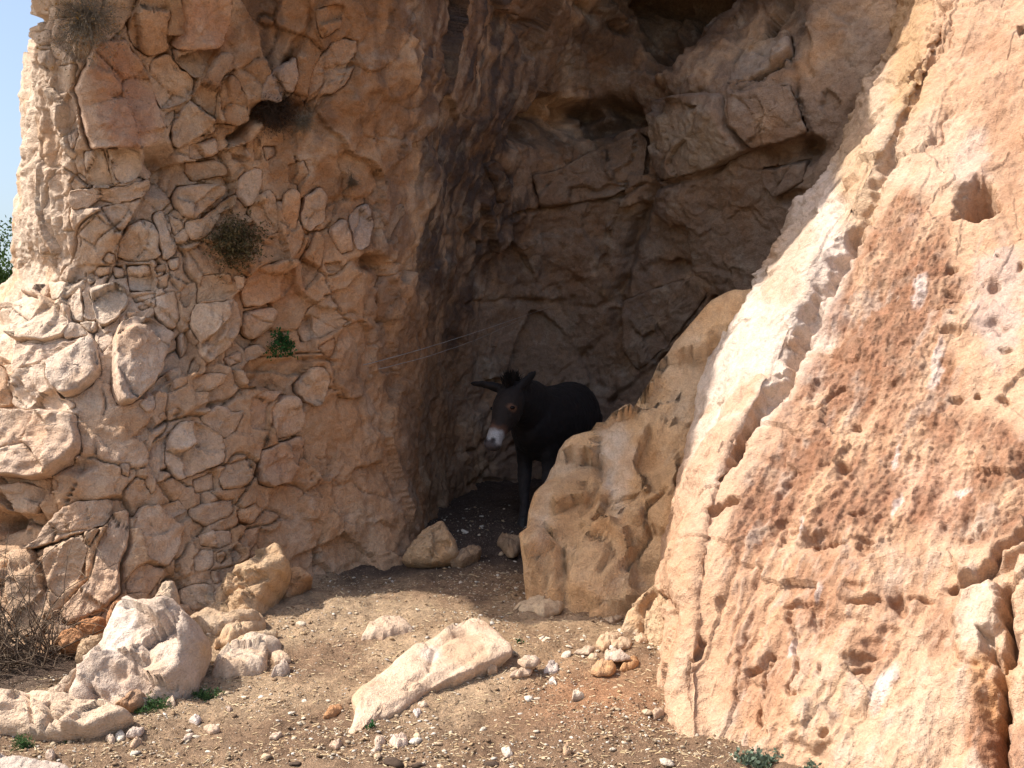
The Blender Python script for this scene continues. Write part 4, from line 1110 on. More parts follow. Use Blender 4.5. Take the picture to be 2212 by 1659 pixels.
for i, (poly, H, col, lab) in enumerate([
    (Z6((1530,915),(1600,850),(1700,845),(1690,890),(1580,945)), 0.06, (0.58, 0.44, 0.29), 'cream flake at the toe of the rock face spur'),
    (Z6((1585,965),(1650,940),(1755,990),(1700,1005),(1590,1005)), 0.04, (0.60, 0.50, 0.40), 'flat whitish stone behind two orange stones'),
    (Z6((1495,1080),(1520,1045),(1570,1025),(1625,1030),(1665,1060),(1630,1088),(1550,1095)), 0.06, (0.52, 0.31, 0.15), 'knobbly orange stone, left of a pair by the rock face'),
    (Z6((1675,1075),(1720,1010),(1780,988),(1805,1030),(1750,1065)), 0.06, (0.53, 0.32, 0.16), 'angular orange stone, right of a pair by the rock face'),
    (Z6((1055,1015),(1130,988),(1198,1000),(1180,1032),(1100,1045)), 0.05, (0.55, 0.46, 0.36), 'flat grey stone just right of the long slab'),
    (Z6((1215,1085),(1250,1030),(1310,1035),(1305,1085)), 0.06, (0.58, 0.51, 0.44), 'rounded grey stone in the cluster right of the slab'),
    (Z6((1248,1135),(1280,1112),(1298,1158)), 0.04, (0.68, 0.62, 0.54), 'bright white chip below the rounded grey stone'),
    (Z6((1000,1105),(1090,1060),(1155,1058),(1140,1095)), 0.04, (0.57, 0.45, 0.33), 'thin tan flake lying right of the long slab'),
    (Z6((855,1045),(930,1028),(942,1070),(885,1085)), 0.06, (0.54, 0.41, 0.28), 'tan stone tucked under the right end of the slab'),
    (Z6((1385,1245),(1400,1198),(1475,1225)), 0.05, (0.60, 0.52, 0.40), 'lone pale triangular stone on the open dirt right of centre'),
    (Z6((275,1510),(320,1468),(380,1478),(392,1530),(320,1560)), 0.06, (0.60, 0.50, 0.41), 'largest pale stone below the lower tip of the slab'),
    (Z6((178,1510),(230,1470),(265,1510),(210,1545)), 0.05, (0.58, 0.48, 0.37), 'pale stone left of the largest stone under the slab tip'),
    (Z6((160,1575),(210,1533),(235,1545),(190,1585)), 0.04, (0.62, 0.52, 0.41), 'small pale flake lowest of three under the slab tip'),
    (Z6((955,1550),(1000,1550),(1035,1585),(990,1595)), 0.04, (0.68, 0.61, 0.50), 'white flake near the bottom centre of the picture'),
    (Z6((1335,1550),(1365,1535),(1390,1570),(1340,1575)), 0.05, (0.58, 0.42, 0.27), 'orange tan stone right of the white flake at bottom centre'),
    (Z6((418,1335),(450,1310),(478,1330),(450,1358)), 0.05, (0.62, 0.56, 0.50), 'round whitish stone just below the long slab'),
    (Z6((1535,715),(1650,703),(1690,712),(1600,735)), 0.03, (0.60, 0.48, 0.32), 'upper cream flake on the path between boulder and rock face'),
    (Z6((1555,775),(1660,738),(1705,745),(1650,782)), 0.04, (0.59, 0.47, 0.32), 'lower cream flake on the path between boulder and rock face'),
    (Z6((1400,960),(1480,920),(1540,930),(1500,965)), 0.03, (0.58, 0.46, 0.33), 'flat tan flake left of the spur toe'),
    (Z6((1600,900),(1700,880),(1760,900),(1740,930),(1640,935)), 0.05, (0.57, 0.44, 0.30), 'broad tan stone right under the spur of rock'),
    (Z6((1760,870),(1840,860),(1860,890),(1790,910)), 0.05, (0.58, 0.44, 0.29), 'small tan block against the rock face base'),
    (Z6((1870,1345),(1930,1310),(1960,1330),(1900,1360)), 0.05, (0.56, 0.42, 0.29), 'tan stone at the lower edge of the rock face'),
    (Z6((450,1280),(480,1258),(515,1275),(490,1290)), 0.03, (0.60, 0.50, 0.38), 'small cream stone below the middle of the slab'),
    (Z6((925,290),(970,260),(1075,268),(1095,300),(1055,372),(1000,372),(960,325)), 0.10, (0.40, 0.29, 0.18), 'dim brown stone alone on the cave floor before the boulder'),
    (Z3((760,1468),(820,1432),(890,1422),(860,1462)), 0.04, (0.62, 0.53, 0.44), 'pale flat stone right of the low left boulder'),
    (Z3((1145,1392),(1190,1358),(1235,1370),(1200,1397)), 0.05, (0.64, 0.57, 0.50), 'whitish stone out on the dirt below the green grass'),
    (Z3((1235,1418),(1300,1415),(1355,1430),(1290,1450)), 0.04, (0.61, 0.52, 0.42), 'long flat pale stone on the lower left dirt'),
    (Z3((1105,1502),(1150,1460),(1195,1470),(1150,1500)), 0.04, (0.60, 0.50, 0.40), 'tan flake below the whitish stone on the lower left dirt'),
    (Z3((795,1535),(840,1490),(875,1500),(820,1540)), 0.05, (0.56, 0.45, 0.34), 'tan stone on dirt below the low left boulder'),
    (Z3((270,1595),(300,1565),(345,1575),(330,1610)), 0.05, (0.56, 0.46, 0.36), 'rounded tan stone just above the corner slab'),
    (Z3((640,1485),(690,1465),(710,1490),(670,1505)), 0.04, (0.60, 0.50, 0.39), 'small pale stone at the right toe of the low left boulder'),
    (Z3((1010,1280),(1030,1245),(1065,1250),(1070,1275)), 0.05, (0.60, 0.49, 0.37), 'tan stone right beside the green grass tuft'),
    (Z3((835,1300),(880,1265),(940,1270),(880,1300)), 0.05, (0.58, 0.47, 0.36), 'pale stone at the tip of the low left boulder'),
    (Z3((1380,1310),(1400,1295),(1420,1305),(1400,1318)), 0.03, (0.60, 0.52, 0.44), 'tiny whitish stone on open dirt in the left foreground'),
    (Z3((1960,1360),(2000,1320),(2080,1290),(2090,1320),(2020,1350)), 0.05, (0.50, 0.30, 0.16), 'orange stone left of the lower slab tip'),
    (Z3((1640,1480),(1690,1455),(1730,1460),(1690,1485)), 0.03, (0.60, 0.50, 0.38), 'flat tan chip in the left centre foreground'),
    (Z3((2000,1530),(2040,1505),(2090,1515),(2050,1545)), 0.04, (0.60, 0.50, 0.40), 'pale chip directly left of the stones under the slab tip'),
]):
    P = np.asarray(poly)
    lying(poly, H * 0.6, col, 600 + 20 * i, lab, 'stone', 'stone', spacing=3.0, bevel=0.4, tilt=(0, 0, 0), rough=1.5, dome=0.3)

# ------------------------------------------------------------------ donkey
def donkey():
    F = np.array([-0.41, -0.91, 0.0]); F /= np.linalg.norm(F); L = np.array([-F[1], F[0], 0])
    fx, fy = 0.20, 9.60                      # between the fore hooves
    ox, oy = np.array([fx, fy]) - 0.33 * F[:2]
    base = float(gz(fx, fy)[0])
    root = obj('donkey', None, None, None, (ox, oy, base))
    root.rotation_euler = (0, 0, math.atan2(F[1], F[0])); root.scale = (1.09, 1.09, 1.06)
    tag(root, 'black donkey with a white muzzle standing in the shade of the cave', 'donkey')
    V, Fc = [], []
    def tube(pts, rad, up=(0, 0, 1), n=16):
        pts = [np.array(p, float) for p in pts]
        rings = []
        for k, p in enumerate(pts):
            t = pts[min(k + 1, len(pts) - 1)] - pts[max(k - 1, 0)]; t /= np.linalg.norm(t)
            s = np.cross(np.array(up, float), t); s /= np.linalg.norm(s); u = np.cross(t, s)
            ra, rb = rad[k] if isinstance(rad[k], tuple) else (rad[k], rad[k])
            o = len(V)
            for a in range(n):
                an = 2 * math.pi * a / n
                V.append(p + s * ra * math.cos(an) + u * rb * math.sin(an))
            rings.append(o)
        for a, b in zip(rings, rings[1:]):
            for k in range(n):
                Fc.append((a + k, a + (k + 1) % n, b + (k + 1) % n, b + k))
        Fc.append(tuple(rings[0] + k for k in range(n))[::-1]); Fc.append(tuple(rings[-1] + k for k in range(n)))
    tube([(-.60,0,.80),(-.56,0,.80),(-.48,0,.80),(-.36,0,.795),(-.2,0,.765),(0,0,.735),(.18,0,.73),(.32,0,.745),(.42,0,.76),(.49,0,.77),(.53,0,.78)],
         [(.03,.05),(.13,.17),(.19,.235),(.22,.265),(.235,.275),(.25,.285),(.23,.28),(.195,.26),(.155,.215),(.11,.15),(.03,.05)], up=(0,0,1), n=24)
    tube([(.28,0,.82),(.42,0,.87),(.56,0,.90),(.68,.0,.935),(.78,.0,.95)], [(.14,.22),(.125,.20),(.108,.17),(.092,.14),(.08,.11)], n=20)
    P0, ax = np.array([.775, .0, .985]), np.array([.25, -.03, -.40])
    bk = np.array([-.40, .09, -.27]); bk -= ax * (bk @ ax) / (ax @ ax); bk /= np.linalg.norm(bk)                 # toward the throat
    HL = np.cross(-bk, ax / np.linalg.norm(ax)); HL = HL * np.sign(HL[1])
    hd = [(-.06,.055,.055,0),(0,.084,.08,.01),(.12,.098,.105,.02),(.26,.098,.118,.03),(.40,.084,.105,.028),(.55,.068,.082,.015),(.70,.058,.064,.005),(.82,.056,.058,.0),(.90,.058,.058,.004),(.955,.048,.048,.006),(.99,.02,.02,.01)]
    tube([P0 + ax * t + bk * o for t, a, b, o in hd], [(a, b) for t, a, b, o in hd], up=tuple(-bk), n=20)
    for sy, tip, mid in ((-1, (.79,-.30,1.04), (.80,-.17,1.03)), (1, (.62,.12,1.125), (.70,.09,1.06))):
        b0 = np.array([.77, sy * .05, 1.0])
        tube([b0, b0 * .6 + np.array(mid) * .4, mid, np.array(mid) * .35 + np.array(tip) * .65, tip], [(.026,.03),(.03,.042),(.026,.046),(.017,.036),(.006,.012)], up=(1, 0, .3), n=10)
    for sy in (-1, 1):
        tube([(.31,sy*.09,.72),(.31,sy*.095,.58),(.32,sy*.095,.46),(.33,sy*.092,.33),(.33,sy*.092,.27),(.325,sy*.092,.16),(.325,sy*.092,.10),(.345,sy*.092,.045)],
             [(.08,.11),(.072,.095),(.055,.065),(.048,.052),(.043,.045),(.032,.035),(.037,.041),(.039,.043)], up=(1,0,0), n=12)
        tube([(-.40,sy*.11,.80),(-.36,sy*.125,.62),(-.37,sy*.115,.50),(-.47,sy*.105,.38),(-.485,sy*.10,.33),(-.465,sy*.10,.18),(-.46,sy*.10,.10),(-.44,sy*.10,.045)],
             [(.11,.17),(.095,.14),(.06,.085),(.042,.055),(.038,.045),(.029,.032),(.034,.037),(.037,.04)], up=(1,0,0), n=12)
    me = bpy.data.meshes.new('body'); me.from_pydata([tuple(v) for v in V], [], Fc); me.update()
    tmp = lk(bpy.data.objects.new('body_source', me))
    md = tmp.modifiers.new('r', 'REMESH'); md.mode = 'VOXEL'; md.voxel_size = 0.011
    sm = tmp.modifiers.new('s', 'SMOOTH'); sm.factor = 0.5; sm.iterations = 5
    dg = bpy.context.evaluated_depsgraph_get()
    body = bpy.data.meshes.new_from_object(tmp.evaluated_get(dg))
    bpy.data.objects.remove(tmp)
    co = np.zeros(len(body.vertices) * 3, np.float32); body.vertices.foreach_get('co', co); co = co.reshape(-1, 3)
    nr = np.zeros(len(body.vertices) * 3, np.float32); body.vertices.foreach_get('normal', nr); nr = nr.reshape(-1, 3)
    co += nr * (0.004 * fbm(co, 30, 2, 5) + 0.006 * fbm(co, 9, 2, 6))[:, None]
    body.vertices.foreach_set('co', co.ravel())
    col = np.empty((len(co), 3)); col[:] = (0.012, 0.009, 0.0088)
    def mixin(c, w):
        col[:] = col * (1 - w[:, None]) + np.array(c) * w[:, None]
    rel = co - P0; t = rel @ ax / (ax @ ax); near = (np.linalg.norm(rel - t[:, None] * ax, axis=1) < .17) & (co[:, 0] > .60)
    nz = 0.04 * fbm(co, 18, 2, 9)
    mixin((0.020, 0.013, 0.010), near * smooth(-.1, .3, t) * .8)
    mixin((0.16, 0.075, 0.045), near * smooth(.56, .68, t + nz) * .55)
    mixin((0.31, 0.30, 0.295), near * smooth(.67, .76, t + nz))
    mixin((0.06, 0.05, 0.052), near * smooth(.87, .93, t + nz))
    for sy in (-1, 1):
        e = P0 + ax * .33 + HL * sy * .088 - bk * .02
        rel_e = co - e
        dist = np.sqrt((rel_e @ (ax / np.linalg.norm(ax)) * 1.0)**2 + (rel_e @ bk * .75)**2 + (rel_e @ HL * .6)**2)
        w = smooth(.036, .020, dist + .35 * nz)
        mixin((0.11, 0.055, 0.034), w)
    for sy in (-1, 1):
        e = P0 + ax * .885 + HL * sy * .028 - bk * .045
        mixin((0.03, 0.024, 0.024), smooth(.026, .012, np.linalg.norm(co - e, axis=1)))
    mixin((0.05, 0.042, 0.042), smooth(.5, .3, co[:, 2]) * .6)
    set_col(body, col)
    body.materials.clear()
    body.polygons.foreach_set('use_smooth', np.ones(len(body.polygons), bool))
    fm, nt, b = new_mat('donkey_fur')
    b.inputs['Roughness'].default_value = 0.7
    b.inputs['Sheen Weight'].default_value = 0.03
    at = nd(nt, 'ShaderNodeAttribute', attribute_name='Col'); geo = nd(nt, 'ShaderNodeNewGeometry')
    n1 = noise_node(nt, geo.outputs['Position'], 160, 3)
    nt.links.new(mul(nt, at.outputs['Color'], ramp(nt, n1.outputs[0], .3, .7, .7, 1.3)), b.inputs['Base Color'])
    bp = nd(nt, 'ShaderNodeBump'); bp.inputs['Strength'].default_value = .5; bp.inputs['Distance'].default_value = .006
    nt.links.new(n1.outputs[0], bp.inputs['Height']); nt.links.new(bp.outputs[0], b.inputs['Normal'])
    obj('body', body, fm, root)
    hm = plain_material('donkey_hair', (0.012, 0.009, 0.008), .7, .3, 60)
    em, nt2, eb = new_mat('donkey_eye'); eb.inputs['Base Color'].default_value = (.006, .004, .004, 1); eb.inputs['Roughness'].default_value = .15
    hoofm = plain_material('donkey_hoof', (0.035, 0.03, 0.028), .6, .3, 40)
    # eyes
    for sy in (-1, 1):
        e = P0 + ax * .32 + HL * sy * .082 - bk * .024
        vs, fs = [], []
        for a in range(1, 6):
            for k in range(10):
                th, ph = math.pi * a / 6, 2 * math.pi * k / 10
                vs.append((.021 * math.sin(th) * math.cos(ph), .017 * math.sin(th) * math.sin(ph), .013 * math.cos(th)))
        for a in range(4):
            for k in range(10):
                fs.append((a*10+k, a*10+(k+1)%10, (a+1)*10+(k+1)%10, (a+1)*10+k))
        m = bpy.data.meshes.new('eye'); m.from_pydata(vs, [], fs); m.polygons.foreach_set('use_smooth', np.ones(len(fs), bool))
        obj('eye', m, em, root, tuple(e))
    # hooves
    for x, y in ((.352, -.092), (.352, .092), (-.435, -.10), (-.435, .10)):
        vs = [(r * math.cos(2*math.pi*k/10) * 1.15 + o, r * math.sin(2*math.pi*k/10), z) for r, z, o in ((.036, .058, -.012), (.041, .03, 0), (.046, -.012, .006)) for k in range(10)]
        fs = [(a*10+k, a*10+(k+1)%10, (a+1)*10+(k+1)%10, (a+1)*10+k) for a in range(2) for k in range(10)] + [tuple(range(10)), tuple(range(29, 19, -1))]
        m = bpy.data.meshes.new('hoof'); m.from_pydata(vs, [], fs)
        zz = float(gz(ox + F[0]*x + L[0]*y, oy + F[1]*x + L[1]*y)[0]) - base
        obj('hoof', m, hoofm, root, (x, y, min(max(zz, -.02), .03)))
    # mane and forelock: upright bristles
    rng = np.random.RandomState(8); vs, fs = [], []
    crest = [(.40,0,1.03),(.55,0,1.035),(.68,.0,1.05),(.77,.0,1.065),(.83,.0,1.03)]
    for k in range(900):
        u = rng.rand()**.7 * 3.999; i = int(u); f = u - i
        p = np.array(crest[i]) * (1 - f) + np.array(crest[i + 1]) * f + rng.normal(0, .012, 3) * [1, 1, .4] - [0, 0, .02]
        ln = rng.uniform(.04, .085) * (.75 + .6 * (u > 2.0))
        d = np.array([rng.normal(.1, .35), rng.normal(0, .3), 1.0]); d /= np.linalg.norm(d)
        sd_ = np.cross(d, rng.normal(size=3)); sd_ /= np.linalg.norm(sd_)
        o = len(vs); vs += [tuple(p - sd_ * .004), tuple(p + sd_ * .004), tuple(p + d * ln * .6 + sd_ * .003), tuple(p + d * ln), tuple(p + d * ln * .6 - sd_ * .003)]
        fs.append((o, o + 1, o + 2, o + 3, o + 4))
    m = bpy.data.meshes.new('mane'); m.from_pydata(vs, [], fs); obj('mane', m, hm, root)
    # tail
    o = len(V); V.clear(); Fc.clear()
    tube([(-.57,.0,.88),(-.63,.01,.82),(-.64,.015,.70),(-.635,.015,.55),(-.63,.015,.42),(-.63,.015,.36)], [.03,.027,.022,.02,.03,.008], up=(0,1,0), n=10)
    m = bpy.data.meshes.new('tail'); m.from_pydata([tuple(v) for v in V], [], Fc); m.polygons.foreach_set('use_smooth', np.ones(len(Fc), bool)); obj('tail', m, hm, root)
donkey()

# ------------------------------------------------------------------ plants
def leaves_mesh(name, pts, dirs, ln, wd, rng, bend=0.2, up=None):
    n = len(pts)
    d = dirs / (np.linalg.norm(dirs, axis=1)[:, None] + 1e-9)
    s = np.cross(d, rng.normal(size=(n, 3))); s /= np.linalg.norm(s, axis=1)[:, None] + 1e-9
    nn = np.cross(d, s)
    l = (ln * rng.uniform(.6, 1.3, n))[:, None]; w = (wd * rng.uniform(.6, 1.3, n))[:, None]
    a = pts; b = pts + d * l * .5 + s * w + nn * l * bend * .3; c = pts + d * l + nn * l * bend * -.2; e = pts + d * l * .5 - s * w + nn * l * bend * .3
    v = np.stack([a, b, c, e], 1).reshape(-1, 3)
    return mesh_np(name, v, np.arange(4 * n).reshape(-1, 4), smooth_shade=False)

def twigs_mesh(name, paths, r0):
    """paths (n, k, 3): thin tapered three-sided stems"""
    n, k = paths.shape[:2]
    t = np.gradient(paths, axis=1); t /= np.linalg.norm(t, axis=2)[..., None] + 1e-9
    s = np.cross(t, np.array([.31, .52, .79])); s /= np.linalg.norm(s, axis=2)[..., None] + 1e-9
    u = np.cross(t, s)
    rad = (np.asarray(r0).reshape(-1, 1) * np.linspace(1, .25, k)[None])[..., None]
    ring = [paths + rad * (s * math.cos(a) + u * math.sin(a)) for a in (0, 2.094, 4.189)]
    v = np.stack(ring, 2).reshape(-1, 3)
    i = np.arange(n * k * 3).reshape(n, k, 3)
    q = [np.stack([i[:, :-1, a], i[:, :-1, (a + 1) % 3], i[:, 1:, (a + 1) % 3], i[:, 1:, a]], -1).reshape(-1, 4) for a in range(3)]
    return mesh_np(name, v, np.concatenate(q))

def wander(rng, start, dirs, length, k=5, wob=.25, grav=0.0):
    n = len(start); p = np.repeat(start[:, None], k, 1).copy()
    d = dirs / np.linalg.norm(dirs, axis=1)[:, None]
    for j in range(1, k):
        d = d + rng.normal(0, wob, (n, 3)) + np.array([0, 0, grav]); d /= np.linalg.norm(d, axis=1)[:, None]
        p[:, j] = p[:, j - 1] + d * (np.asarray(length).reshape(-1, 1) / (k - 1))
    return p

def wall_point(px, py, out=0.0):
    dr = Vector(((px - CX) / FPX, 1.0, (CY - py) / FPX)).normalized()
    loc, nn, _, _ = BASE_BVH.ray_cast(Vector((0, 0, CAMZ)), dr)
    if nn.dot(dr) > 0: nn = -nn
    return np.array(loc) + np.array(nn) * out, np.array(nn)

PM = {}
def pm(name, col, trans=0.25, rough=.75):
    if name not in PM: PM[name] = plain_material(name, col, rough, .4, 25, trans)
    return PM[name]

def shrub(name, label, c, N, R, ntw, nleaf, ln, wd, stem, leaf, seed, wob=.3, grav=0.0, r0=.003, cat='shrub', spread=1.0, second=None):
    rng = np.random.RandomState(seed)
    root = obj(name, None, None, None, tuple(c)); tag(root, label, cat)
    N = np.array(N, float) / np.linalg.norm(N)
    d = rng.normal(size=(ntw, 3)); d /= np.linalg.norm(d, axis=1)[:, None]
    d = d * spread + N * 0.75
    lob = rng.normal(size=(13, 3)); lob /= np.linalg.norm(lob, axis=1)[:, None]; ll = rng.uniform(.5, 1.25, 13)
    pick = np.argmax((d / np.linalg.norm(d, axis=1)[:, None]) @ lob.T, axis=1)
    d = d * .55 + lob[pick] * .6
    ln_t = rng.uniform(.55, 1.05, ntw) * R * ll[pick]
    paths = wander(rng, rng.normal(0, .06 * R, (ntw, 3)), d, ln_t, 6, wob, grav)
    sub = paths[rng.randint(0, ntw, ntw * 2), rng.randint(2, 5, ntw * 2)]
    p2 = wander(rng, sub, rng.normal(size=(ntw * 2, 3)) + N * .5, rng.uniform(.2, .45, ntw * 2) * R, 6, wob, grav)
    allp = np.concatenate([paths, p2])
    obj('twigs', twigs_mesh('twigs', allp, np.concatenate([np.full(ntw, r0), np.full(ntw * 2, r0 * .6)])), pm(*stem), root)
    if nleaf:
        i = rng.randint(0, len(allp), nleaf); j = rng.randint(2, 6, nleaf)
        pts = allp[i, j] + rng.normal(0, .05 * R, (nleaf, 3))
        obj('leaves', leaves_mesh('leaves', pts, rng.normal(size=(nleaf, 3)) + N * .4, ln, wd, rng), pm(*leaf), root)
    if second:
        n2, l2, w2, mt = second
        i = rng.randint(0, len(allp), n2)
        pts = allp[i, 5] + rng.normal(0, .03 * R, (n2, 3))
        obj('dry_flowers', leaves_mesh('dry_flowers', pts, rng.normal(size=(n2, 3)) + N, l2, w2, rng), pm(*mt), root)
    return root

TW_B = ('twig_brown', (0.13, 0.085, 0.05), 0); TW_G = ('twig_grey', (0.23, 0.19, 0.14), 0); TW_D = ('twig_dark', (0.065, 0.042, 0.028), 0)
LF_O = ('leaf_olive', (0.105, 0.085, 0.038)); LF_G = ('leaf_green', (0.055, 0.11, 0.035)); LF_S = ('leaf_sage', (0.13, 0.17, 0.115)); LF_D = ('leaf_dry', (0.27, 0.20, 0.12)); LF_Y = ('flower_ochre', (0.36, 0.21, 0.06)); LF_T = ('tree_leaf', (0.055, 0.10, 0.02))
c, N = wall_point(500, 535, .06)
shrub('shrub', 'round dry olive brown shrub growing halfway up the shattered wall', c, N + [0, 0, .25], .25, 170, 3000, .022, .0065, TW_B, LF_O, 1, r0=.002, second=(700, .018, .006, ('leaf_tan', (0.22, 0.15, 0.085))))
c, N = wall_point(190, 25, .10)
shrub('shrub', 'grey thorny shrub with ochre flecks on the wall at the top left', c, N + [0, 0, -.3], .29, 260, 1200, .018, .0045, TW_G, ('leaf_grey', (0.24, 0.205, 0.15)), 2, r0=.0022, second=(350, .012, .005, LF_Y))
c, N = wall_point(590, 232, -.02)
shrub('shrub', 'dark dead tuft hanging in the hollow of the upper wall', c, N + [.3, 0, -.3], .20, 260, 900, .02, .003, TW_D, ('leaf_dead', (0.055, 0.034, 0.024)), 3, r0=.0022)
c, N = wall_point(650, 262, 0)
shrub('shrub', 'small greyish dead tuft right of the dark hanging tuft', c, N + [.2, 0, -.5], .13, 160, 200, .018, .002, TW_G, LF_D, 4, r0=.0016)
c, N = wall_point(600, 735, .05)
shrub('plant', 'small bright green plant drooping from a crack in the wall', c, N + [.1, 0, -.25], .15, 30, 560, .022, .007, ('stem_green', (0.06, 0.10, 0.035)), ('leaf_bright_green', (0.03, 0.10, 0.028)), 5, grav=-.22, cat='plant')
c, N = wall_point(755, 395, .02)
shrub('dry_grass', 'spiky dry tuft on the wall near the dark streaked brow', c, N + [0, 0, .2], .10, 130, 0, 0, 0, ('twig_straw', (0.17, 0.12, 0.075), 0), LF_D, 6, r0=.0016, wob=.1, cat='grass tuft')
c, N = wall_point(571, 950, .03)
shrub('dry_grass', 'tiny dry rosette on the lower middle of the wall', c, N, .05, 70, 0, 0, 0, ('twig_straw', (0.17, 0.12, 0.075), 0), LF_D, 7, r0=.0012, wob=.1, cat='grass tuft')

def grass(px, py, R, n, label, seed, leaf, ln, wd, up=1.3, name='grass_tuft', cat='grass tuft'):
    g = ground_at(px, py); rng = np.random.RandomState(seed)
    root = obj(name, None, None, None, tuple(g)); tag(root, label, cat)
    st = np.stack([rng.normal(0, R * .45, n), rng.normal(0, R * .30, n), np.zeros(n) - .01], 1)
    st[:, 2] += gz(st[:, 0] + g[0], st[:, 1] + g[1]) - g[2]
    d = rng.normal(0, .6, (n, 3)); d[:, 2] = np.abs(d[:, 2]) + up
    p = wander(rng, st, d, rng.uniform(.4, 1.0, n) * ln * 3, 5, .22)
    obj('stems', twigs_mesh('stems', p, np.full(n, .0014)), pm('grass_stem', (0.09, 0.14, 0.04)), root)
    i = rng.randint(0, n, n * 9); j = rng.randint(1, 5, n * 9)
    obj('leaves', leaves_mesh('leaves', p[i, j], rng.normal(size=(n * 9, 3)) + [0, 0, .5], ln, wd, rng), pm(*leaf), root)
grass(330, 1528, .10, 70, 'green grass tuft at the foot of the notched boulder, larger of two', 11, LF_G, .022, .003)
grass(448, 1508, .07, 46, 'smaller green grass tuft right of the notched boulder', 12, LF_G, .02, .003)
grass(48, 1615, .045, 26, 'green sprig in front of the low left boulder', 13, LF_G, .024, .003, 2.2)
grass(148, 1590, .03, 14, 'tiny green sprig under the low left boulder', 14, LF_G, .014, .003)
grass(1640, 1652, .11, 60, 'sage green weed at the bottom edge below the rock face', 15, LF_S, .024, .008, 1.0, 'weed', 'weed')
grass(1762, 1662, .06, 30, 'smaller sage weed at the bottom edge, right of the larger one', 16, LF_S, .022, .007, 1.0, 'weed', 'weed')
grass(796, 1574, .015, 5, 'single small green leaf sprig beside the lower slab tip', 17, ('leaf_bright_green', (0.03, 0.10, 0.028)), .018, .006, .8, 'weed', 'weed')
grass(1118, 1412, .015, 6, 'tiny green weed beside the upper end of the slab', 18, ('leaf_bright_green', (0.03, 0.10, 0.028)), .014, .005, .8, 'weed', 'weed')
grass(1443, 1490, .02, 8, 'tiny green weed against the left foot of the rock face', 19, LF_G, .014, .004, 1, 'weed', 'weed')

def brushwood():
    rng = np.random.RandomState(21)
    g = ground_at(20, 1440)
    root = obj('brushwood', None, None, None, tuple(g)); tag(root, 'tangle of dead brown brushwood at the left edge below the wall', 'brushwood')
    n = 170
    st = np.stack([rng.uniform(-.45, .28, n), rng.uniform(-.12, .25, n), rng.uniform(-.02, .05, n)], 1)
    d = np.stack([rng.normal(-.1, .6, n), rng.normal(-.1, .3, n), np.abs(rng.normal(.8, .6, n))], 1)
    p = wander(rng, st, d, rng.uniform(.2, .85, n), 7, .22, -.06)
    obj('branches', twigs_mesh('branches', p, rng.uniform(.003, .007, n)), pm('twig_dead', (0.115, 0.08, 0.055), 0), root)
    m = 420
    i = rng.randint(0, n, m); j = rng.randint(1, 6, m)
    p2 = wander(rng, p[i, j], rng.normal(size=(m, 3)) + [0, 0, .2], rng.uniform(.06, .28, m), 7, .25, -.05)
    obj('twigs', twigs_mesh('twigs', p2, np.full(m, .0022)), pm('twig_dead_pale', (0.21, 0.155, 0.105), 0), root)
    k = 160
    st = np.stack([rng.uniform(-.3, .75, k), rng.uniform(-.6, .1, k), np.zeros(k)], 1)
    st[:, 2] = gz(st[:, 0] + g[0], st[:, 1] + g[1]) - g[2] + .01
    p3 = wander(rng, st, np.stack([rng.normal(0, 1, k), rng.normal(0, .6, k), np.abs(rng.normal(0, .12, k))], 1), rng.uniform(.08, .35, k), 7, .2, -.02)
    obj('fallen_twigs', twigs_mesh('fallen_twigs', p3, rng.uniform(.002, .004, k)), pm('twig_dead', (0.115, 0.08, 0.055), 0), root)
brushwood()

def tree():
    rng = np.random.RandomState(31)
    d = 16.0; b = W(-12, 829, d); b[2] = float(gz(b[0], b[1])[0])
    root = obj('tree', None, None, None, tuple(b)); tag(root, 'green leafy tree beyond the cliff at the left edge of the sky', 'tree')
    top = CAMZ + (CY - 565) / FPX * d - b[2]
    tr = wander(rng, np.zeros((1, 3)), np.array([[.05, 0, 1.0]]), [top], 9, .06)
    li = rng.randint(4, 9, 26)
    lim = wander(rng, tr[0, li], rng.normal(size=(26, 3)) * [1, 1, .5] + [0, 0, .4], rng.uniform(.4, .75, 26), 9, .2)
    obj('trunk', twigs_mesh('trunk', tr, [.07]), pm('bark', (0.10, 0.08, 0.06), 0), root)
    obj('limbs', twigs_mesh('limbs', lim, np.full(26, .016)), pm('bark', (0.10, 0.08, 0.06), 0), root)
    n = 9500
    cl = lim[rng.randint(0, 26, n), rng.randint(4, 9, n)]
    pts = cl + rng.normal(0, .13, (n, 3))
    obj('crown', leaves_mesh('crown', pts, rng.normal(size=(n, 3)) + [0, 0, -.3], .055, .017, rng), pm(*LF_T, .35), root)
tree()

# ------------------------------------------------------------------ wires strung on the rock
def wire(label, a, b, sag, r, seed):
    t = np.linspace(0, 1, 40)[:, None]
    p = a + (b - a) * t; p[:, 2] -= (sag * 4 * t * (1 - t))[:, 0]
    rng = np.random.RandomState(seed); p += np.cumsum(rng.normal(0, .0006, p.shape), 0)
    p, c = recentre(p)
    k = len(p)
    m = twigs_mesh('wire', p[None], [r])
    tt = bpy.data.objects
    o = obj('wire', m, pm('galvanised_wire', (0.34, 0.31, 0.28), 0, .5), None, c)
    tag(o, label, 'wire', 'wires strung across the rock')
A, _ = wall_point(765, 787, .10); Bq, _ = wall_point(1195, 658, .06)
wire('longer upper wire running from the wall into the cave above the donkey', A, Bq, .02, .0042, 1)
A, _ = wall_point(790, 795, .12); Bq, _ = wall_point(1110, 686, .12)
wire('shorter lower wire just beneath the long wire by the cave corner', A, Bq, .04, .0036, 2)
A, _ = wall_point(20, 985, .20); Bq, _ = wall_point(345, 937, .12)
wire('thin wire crossing the lower left of the shattered wall', A, Bq, .02, .0026, 3)
